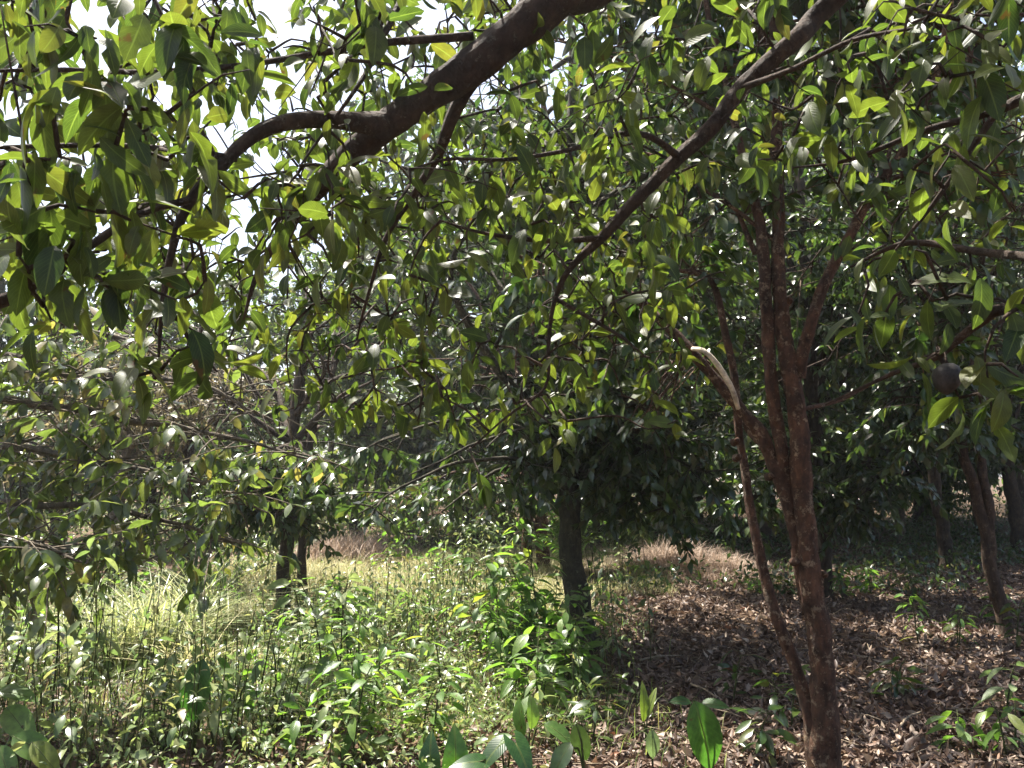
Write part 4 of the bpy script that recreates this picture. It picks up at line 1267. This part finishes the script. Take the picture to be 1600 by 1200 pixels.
# weedy saplings of the sunlit side
W = [(520, 1120, .72, 40, "tall leafy weed standing in the sun between the grass and the bright saplings"),
     (490, 1060, .66, 34, "leafy weed with pale drooping top leaf beside the tall sunny weed"),
     (560, 1060, .62, 36, "bushy weed in full sun in front of the clearing"),
     (600, 1010, .5, 34, "bushy low weed on the near edge of the dry clearing grass"),
     (650, 1000, .42, 28, "rounded weed beside the pale stick on the dark litter"),
     (540, 990, .5, 30, "leafy weed directly in front of the thin dark trunk"),
     (480, 1010, .42, 26, "low weed at the foot of the post-like dark trunk"),
     (560, 1170, .58, 40, "dark leafy weed at the bottom edge below the sunny weeds"),
     (530, 1200, .45, 34, "weed cut by the bottom edge under the tall sunny weed"),
     (440, 1150, .44, 22, "thin stalked weed with grey-green leaves beside the big drooping leaf"),
     (395, 1120, .5, 20, "spindly weed close behind the big drooping dark leaf"),
     (350, 1170, .36, 22, "short broad-leaved weed at the foot of the big drooping leaf"),
     (230, 1185, .30, 20, "short weed in brown litter near the bottom edge"),
     (60, 1080, .50, 26, "weed with pale leaves in the sunny grass at the very edge"),
     (30, 1010, .62, 34, "leafy weed at the edge under the long grey branches"),
     (130, 985, .55, 32, "green bush under the glinting low branch"),
     (200, 960, .55, 34, "green bush behind the arching grass tuft"),
     (90, 930, .62, 40, "bright green bush farther back under the grey-branched tree"),
     (30, 920, .8, 44, "bright green tall bush at the edge, behind the weeds"),
     (340, 960, .5, 28, "dark-leaved bush beside the tufts in front of the shaded trunk"),
     (650, 1170, .36, 24, "weed among the creeping plants near the arrowhead leaves"),
     (700, 1090, .34, 24, "low weed in the sunny creeping plants in the middle"),
     (620, 1100, .36, 22, "low pale weed among creeping plants beside the tall sunny weed"),
     (450, 1195, .3, 20, "small weed in shade at the bottom edge")]
for i, (px, py, h, n, lab) in enumerate(W):
    sapling("leafy_weed", lab, G(px, py), h * 1.3, int(n * 1.7), .125, 'leaf_young' if i % 3 else 'leaf_weed', 340 + i, stems=2 + i % 2, droop=.8, spread=.22, group="weeds on the sunny side", cat="weed", bushy=.12, width=.4)
# tall bare-stalked weed with a dry head
sapling("tall_weed", "tall thin dark stalk with a small leafy head standing in the sunny grass", G(86, 1150), .95, 12, .07, 'leaf_bush', 401, stems=1, spread=.03, bushy=.05, cat="weed")
# plants around the clearing
for i, (px, py, h, n, lab) in enumerate([
        (690, 935, .75, 34, "yellowish drooping young plant standing alone in the clearing"),
        (600, 905, .8, 46, "bright bushy plant at the back of the clearing"),
        (640, 895, 1.0, 44, "tall bright-topped young tree at the clearing's back edge"),
        (735, 905, .6, 26, "pale green sapling under the hanging leaves at the clearing"),
        (925, 905, .75, 24, "small bright upright sapling just past the straight dark trunk"),
        (940, 960, .55, 26, "dark hanging-leaved sapling beside the straight dark trunk on the litter side")]):
    sapling("clearing_sapling", lab, G(px, py), h, n, .14, 'leaf_young' if i != 5 else 'leaf_dark', 420 + i, stems=2, droop=1.0, group="young plants round the clearing", bushy=.2)
# seedlings on the litter
for i, (px, py, h, n, lab, mt) in enumerate([
        (1140, 1090, .30, 10, "thin seedling with narrow drooping leaves on the litter left of the slender stem", 'leaf_bush'),
        (1225, 1130, .36, 16, "dark seedling with round leaves at the foot of the red-barked tree", 'leaf_bush'),
        (1180, 1185, .26, 16, "low dark seedling in front of the red-barked tree's foot", 'leaf_bush'),
        (1390, 1090, .28, 16, "low shaded seedling on the litter past the red-barked trunk", 'leaf_bush'),
        (1440, 1010, .45, 22, "bright many-leaved seedling beside the sunlit litter patch", 'leaf_young'),
        (1490, 1010, .35, 18, "pale seedling at the middle of the sunlit litter patch", 'leaf_young'),
        (1500, 1175, .22, 12, "low seedling with broad green leaves near the bottom corner", 'leaf_young'),
        (1590, 1180, .30, 12, "bright broad-leaved seedling cut by the bottom corner", 'leaf_young'),
        (1570, 1120, .34, 8, "seedling with one large pale leaf at the side edge", 'leaf_pale'),
        (1330, 935, .40, 26, "bright low clump just behind the main trunk at the litter's edge", 'leaf_young'),
        (1365, 930, .36, 24, "narrow-leaved bright clump at the litter's far edge", 'leaf_young'),
        (1270, 930, .30, 18, "small yellow-green plant between the two red stems at the litter's edge", 'leaf_young'),
        (1430, 935, .42, 20, "grey-green drooping plant at the litter's far edge", 'leaf_bush'),
        (1550, 975, .5, 24, "bright spreading plant at the foot of the forked brown tree", 'leaf_young'),
        (1585, 1010, .42, 14, "dark broad plant in front of the forked brown tree", 'leaf_bush'),
        (1180, 925, .34, 20, "yellow-green plant at the edge of the pinkish grass", 'leaf_young'),
        (940, 1120, .30, 14, "thin shaded seedling on litter between the dark trunk and the lime leaf", 'leaf_bush'),
        (915, 1160, .3, 18, "dark seedling in front of the bright clump near the bottom", 'leaf_bush')]):
    sapling("seedling", lab, G(px, py), h * 1.15, int(n * 1.5), .125 if i not in (8,) else .2, mt, 460 + i, stems=1 + (i % 2), droop=.8, spread=.2, group="seedlings on the litter", cat="seedling", bushy=.1, width=.34)

# ferny bush behind the trunk
def fern_bush():
    r = np.random.default_rng(71)
    b = G(888, 905)
    t = thing("fern_bush", (b[0], b[1], 0), "bright ferny bush lit by the sun just behind the straight dark trunk", "bush")
    for k in range(12):
        a = r.uniform(0, 6.28)
        o = np.array([math.cos(a), math.sin(a), 0])
        hh = r.uniform(.6, 1.3)
        p = [b, b + o * .12 + np.array([0, 0, hh * .6]), b + o * .35 + np.array([0, 0, hh]), b + o * .6 + np.array([0, 0, hh * 1.0])]
        fr = link("frond", tube_mesh("frond", [(p, [.01, .007, .005, .002])], M['stem'], sides=5, step=.08), t)
        q, _ = resample(p, [1] * 4, .02)
        q = q[len(q) // 4:]
        m = len(q) * 2
        pos = np.repeat(q, 2, 0); sd = np.cross(o, [0, 0, 1.0])
        d = np.tile(np.array([sd, -sd]), (len(q), 1)) + o * .4 + r.normal(0, .15, (m, 3))
        link("leaflets", leaf_mass("leaflets", leaf_tpl(2, .3, .2, .3), pos, d, np.tile([0, 0, 1.0], (m, 1)) + r.normal(0, .2, (m, 3)), r.uniform(.1, .16, m), M['leaf_young'], seed=k), fr, kind="stuff")


fern_bush()

# large-leaved plants
b = G(300, 1190); j = P(322, 1045, b[1] - .1)
big_leaf_plant("broad_leaf_plant", "plant with one big dark drooping leaf facing us in the sunny weeds", b,
               [(P(318, 1030, b[1] - .15), (-.15, -.35, -1), (.05, -1, .35), .33), (P(338, 1028, b[1] - .1), (.35, .2, -.4), (.3, -.4, 1), .16)], 'leaf_taro', "oval")
b = G(30, 1235)
big_leaf_plant("broad_leaf_plant", "clump of big bright green leaves in the bottom corner beside the weeds", b,
               [(P(10, 1105, b[1]), (.75, -.5, -.35), (.1, -.75, .7), .26), (P(20, 1150, b[1] - .15), (1, -.2, -.35), (.1, -.8, .6), .24), (P(0, 1165, b[1] - .2), (.5, -.5, -.6), (-.1, -.8, .6), .24),
                (P(-5, 1080, b[1]), (.8, .1, -.05), (-.1, -.5, .9), .2), (P(50, 1160, b[1] - .2), (.8, -.3, -.5), (.3, -.7, .6), .2)], 'leaf_young', "oval")
b = G(690, 1225)
big_leaf_plant("arrowhead_plant", "pair of dark upright arrowhead leaves at the bottom edge", b,
               [(P(672, 1200, b[1] - .1), (-.05, .1, 1), (-.25, -1, .2), .17), (P(712, 1200, b[1] - .1), (.0, .1, 1), (.3, -1, .2), .20)], 'leaf_taro', "arrow")
b = G(790, 1225)
big_leaf_plant("arrowhead_plant", "dark glossy nodding arrowhead leaves at the bottom, right of the upright pair", b,
               [(P(780, 1165, b[1] - .1), (-.7, -.4, -.6), (-.3, -.5, 1), .17), (P(805, 1160, b[1] - .1), (.5, -.5, -.7), (.3, -.5, 1), .19), (P(750, 1190, b[1] - .15), (-.8, -.3, .1), (0, -.5, 1), .15)], 'leaf_taro', "arrow")
b = G(825, 1185)
big_leaf_plant("strap_leaf_plant", "bright plant with broad upright and spreading leaves below the sapling clump", b,
               [(P(820, 1150, b[1]), (-.35, .1, .9), (-.9, -.8, .2), .2), (P(830, 1140, b[1]), (.15, .1, 1), (.7, -.8, .3), .18), (P(850, 1130, b[1]), (.9, -.3, -.35), (.2, -.6, 1), .2), (P(800, 1150, b[1]), (-.9, -.2, -.2), (0, -.6, 1), .15)], 'leaf_young', "oval")
b = G(1010, 1165)
big_leaf_plant("lime_leaf_plant", "narrow upright lime-coloured leaf standing on the litter", b,
               [(P(1005, 1128, b[1]), (.12, .0, 1), (.3, -1, 0), .22), (P(1012, 1120, b[1]), (.25, .1, 1), (-.6, -1, 0), .17)], 'leaf_lime', "narrow")
b = G(1020, 1205)
big_leaf_plant("pale_leaf_plant", "single pale rounded leaf at the bottom beneath the lime leaf", b,
               [(P(1018, 1140, b[1] - .05), (.05, -.2, -1), (0, -1, .25), .15)], 'leaf_pale', "oval")
b = G(1100, 1215)
big_leaf_plant("broad_leaf_plant", "long broad green leaf hanging in front of the litter near the tree's foot", b,
               [(P(1085, 1095, b[1] - .1), (.28, -.2, -1), (.1, -1, .2), .36), (P(1095, 1100, b[1] - .05), (.5, -.2, .1), (0, -.6, 1), .14), (P(1080, 1098, b[1] - .05), (-.6, -.2, .2), (0, -.6, 1), .12)], 'leaf_taro', "oval")
b = G(915, 1215)
big_leaf_plant("strap_leaf_plant", "dark pointed leaf leaning at the bottom next to the pale leaf", b,
               [(P(900, 1130, b[1]), (.25, -.2, -1), (-.2, -1, .3), .2), (P(893, 1160, b[1]), (-.5, -.4, -.5), (-.2, -.7, .8), .2)], 'leaf_dark', "oval")

# tufts of arching grass
for i, (px, py, n, h, lab) in enumerate([
        (235, 1035, 260, .62, "largest arching tuft of pale green grass in the sun among the weeds"),
        (290, 1010, 190, .6, "arching grass tuft just behind the largest one"),
        (170, 1045, 180, .5, "low sprawling grass tuft beside the largest one, towards the thin stalk"),
        (330, 985, 120, .65, "upright grass tuft in front of the shaded trunk"),
        (110, 1060, 80, .4, "small grass tuft at the foot of the tall thin stalk"),
        (300, 1070, 90, .4, "straw-coloured tuft behind the big drooping leaf")]):
    grass_tuft(lab, G(px, py), n, h, 500 + i, group="grass tufts in the sun", mat='grass_tuft' if i != 5 else 'grass_dry')

# sticks on the ground
for i, (a, bb, ra, lab) in enumerate([
        ((672, 985), (708, 945), .011, "pale leaning stick poking up from the dark litter beyond the sunny weeds"),
        ((690, 975), (728, 962), .009, "short pale stick crossing the leaning stick"),
        ((640, 985), (690, 988), .008, "thin stick lying flat in the dark litter beside the weeds"),
        ((1000, 1040), (1060, 1030), .010, "pale stick lying on the litter left of the slender stem"),
        ((1080, 1075), (1120, 1100), .009, "thin dry stick near the narrow-leaved seedling"),
        ((1400, 1150), (1440, 1120), .009, "curled dry twig on the litter near the bottom"),
        ((1350, 1055), (1410, 1065), .008, "thin twig lying across the litter past the main trunk"),
        ((230, 1150), (290, 1140), .009, "short dry stick in brown litter at the foot of the weeds"),
        ((920, 985), (985, 940), .010, "green-grey stick slanting beside the straight dark trunk")]):
    p, q = G(*a), G(*bb)
    if i in (0, 1, 8):
        q = P(bb[0], bb[1], p[1] + .1)
    z = .03
    m = (p + q) / 2 + np.array([0, 0, .015])
    st = [p + np.array([0, 0, z]), m + np.array([0, 0, z]), q + np.array([0, 0, z])]
    link("dry_stick", tube_mesh("dry_stick", [(st, [ra, ra * .85, ra * .6])], M['stick'], sides=8, step=.03, rough=.1, wob=.006, seed=i), label=lab, cat="stick", group="sticks on the ground")

# a yellow fallen leaf standing out by the forked tree
def yellow_leaf(px, py, label, size=.12):
    p = G(px, py); p[2] = ground_z(p[0], p[1]) + .05
    V, Q, UV = scatter(leaf_tpl(6, .55, .3, .4, wave=.1), p[None], np.array([[.3, -.4, .25]]), np.array([[0, -.6, .8]]), [size])
    link("yellow_leaf", np_mesh("yellow_leaf", V, [Q], M['leaf_yellow'], None, UV, True), label=label, cat="fallen leaf")


yellow_leaf(1553, 975, "single yellow leaf on the sunlit litter by the forked brown tree", .16)
yellow_leaf(122, 1165, "small yellow fallen leaf in the brown litter by the corner leaves", .10)


# surface roots at the feet of the two nearest trunks
def roots(tree, base, n, ln, rad, mat, seed):
    r = np.random.default_rng(seed)
    for k in range(n):
        a = 2 * math.pi * (k + r.uniform(-.25, .25)) / n
        o = np.array([math.cos(a), math.sin(a), 0])
        p = [np.array([base[0], base[1], .16]) + o * rad * .5]
        for u, z in ((.25, .05), (.6, .015), (1, -.05)):
            q = np.array([base[0], base[1], 0]) + o * (rad + ln * u) + r.normal(0, .02, 3)
            q[2] = ground_z(q[0], q[1]) + z
            p.append(q)
        link("root", tube_mesh("root", [(p, [rad * .5, rad * .42, rad * .28, rad * .1])], M[mat], sides=9, step=.03, rough=.1, seed=seed + k, wob=.006), tree)


roots(bpy.data.objects["dark_trunk_tree"], G(908, 1012), 5, .3, .09, 'bark_mossy', 15)


def fruit():
    m, n, l = new_mat("fruit_skin")
    out = n.new("ShaderNodeOutputMaterial"); pb = n.new("ShaderNodeBsdfPrincipled")
    geo = n.new("ShaderNodeNewGeometry"); nz = n.new("ShaderNodeTexNoise"); nz.inputs["Scale"].default_value = 120; nz.inputs["Detail"].default_value = 5
    l.new(geo.outputs["Position"], nz.inputs["Vector"])
    c = ramp(n, [(.35, (.014, .012, .011)), (.7, (.045, .038, .034))]); l.new(nz.outputs["Fac"], c.inputs[0]); l.new(c.outputs[0], pb.inputs["Base Color"])
    pb.inputs["Roughness"].default_value = .7
    bp = n.new("ShaderNodeBump"); bp.inputs["Strength"].default_value = .5; bp.inputs["Distance"].default_value = .003
    l.new(nz.outputs["Fac"], bp.inputs["Height"]); l.new(bp.outputs[0], pb.inputs["Normal"]); l.new(pb.outputs[0], out.inputs[0])
    c0 = P(1480, 590, 2.1)
    t = thing("hanging_fruit", c0 + np.array([0, 0, .05]), "dark rounded fruit hanging among the shaded leaves near the edge", "fruit")
    rr = .037
    prof = [(-1.25, .05), (-1.12, .28), (-.9, .55), (-.5, .86), (0, 1.0), (.45, .94), (.8, .7), (1.0, .35), (1.04, .06)]
    pts = [c0 + np.array([.003 * math.sin(z * 2), 0, z * rr]) for z, _ in prof]
    link("flesh", tube_mesh("flesh", [(pts, [w * rr for _, w in prof])], m, sides=20, step=.006, rough=.02), t)
    link("stalk", tube_mesh("stalk", [([c0 + np.array([0, 0, rr]), c0 + np.array([.004, .01, rr + .03]), c0 + np.array([.0, .02, rr + .075])], [.004, .003, .003])], M['bark_near'], sides=6, step=.01), t)


fruit()


# thin haze volume added under the trees for a milky backlit look
def haze():
    x0, x1, y0, y1, z0, z1 = -262, 262, -70, 432, -1.3, 24.0
    V = np.array([(x, y, z) for z in (z0, z1) for y in (y0, y1) for x in (x0, x1)])
    Q = np.array([(0, 2, 3, 1), (4, 5, 7, 6), (0, 1, 5, 4), (2, 6, 7, 3), (0, 4, 6, 2), (1, 3, 7, 5)])
    m, n, l = new_mat("haze")
    out = n.new("ShaderNodeOutputMaterial"); pv = n.new("ShaderNodeVolumePrincipled")
    pv.inputs["Color"].default_value = (.93, .95, 1.0, 1)
    pv.inputs["Density"].default_value = .0012
    pv.inputs["Anisotropy"].default_value = .5
    l.new(pv.outputs[0], out.inputs["Volume"])
    link("haze", np_mesh("haze", V, [Q], m), kind="stuff", label="thin haze added under the trees for a milky backlit glow", cat="haze")


haze()
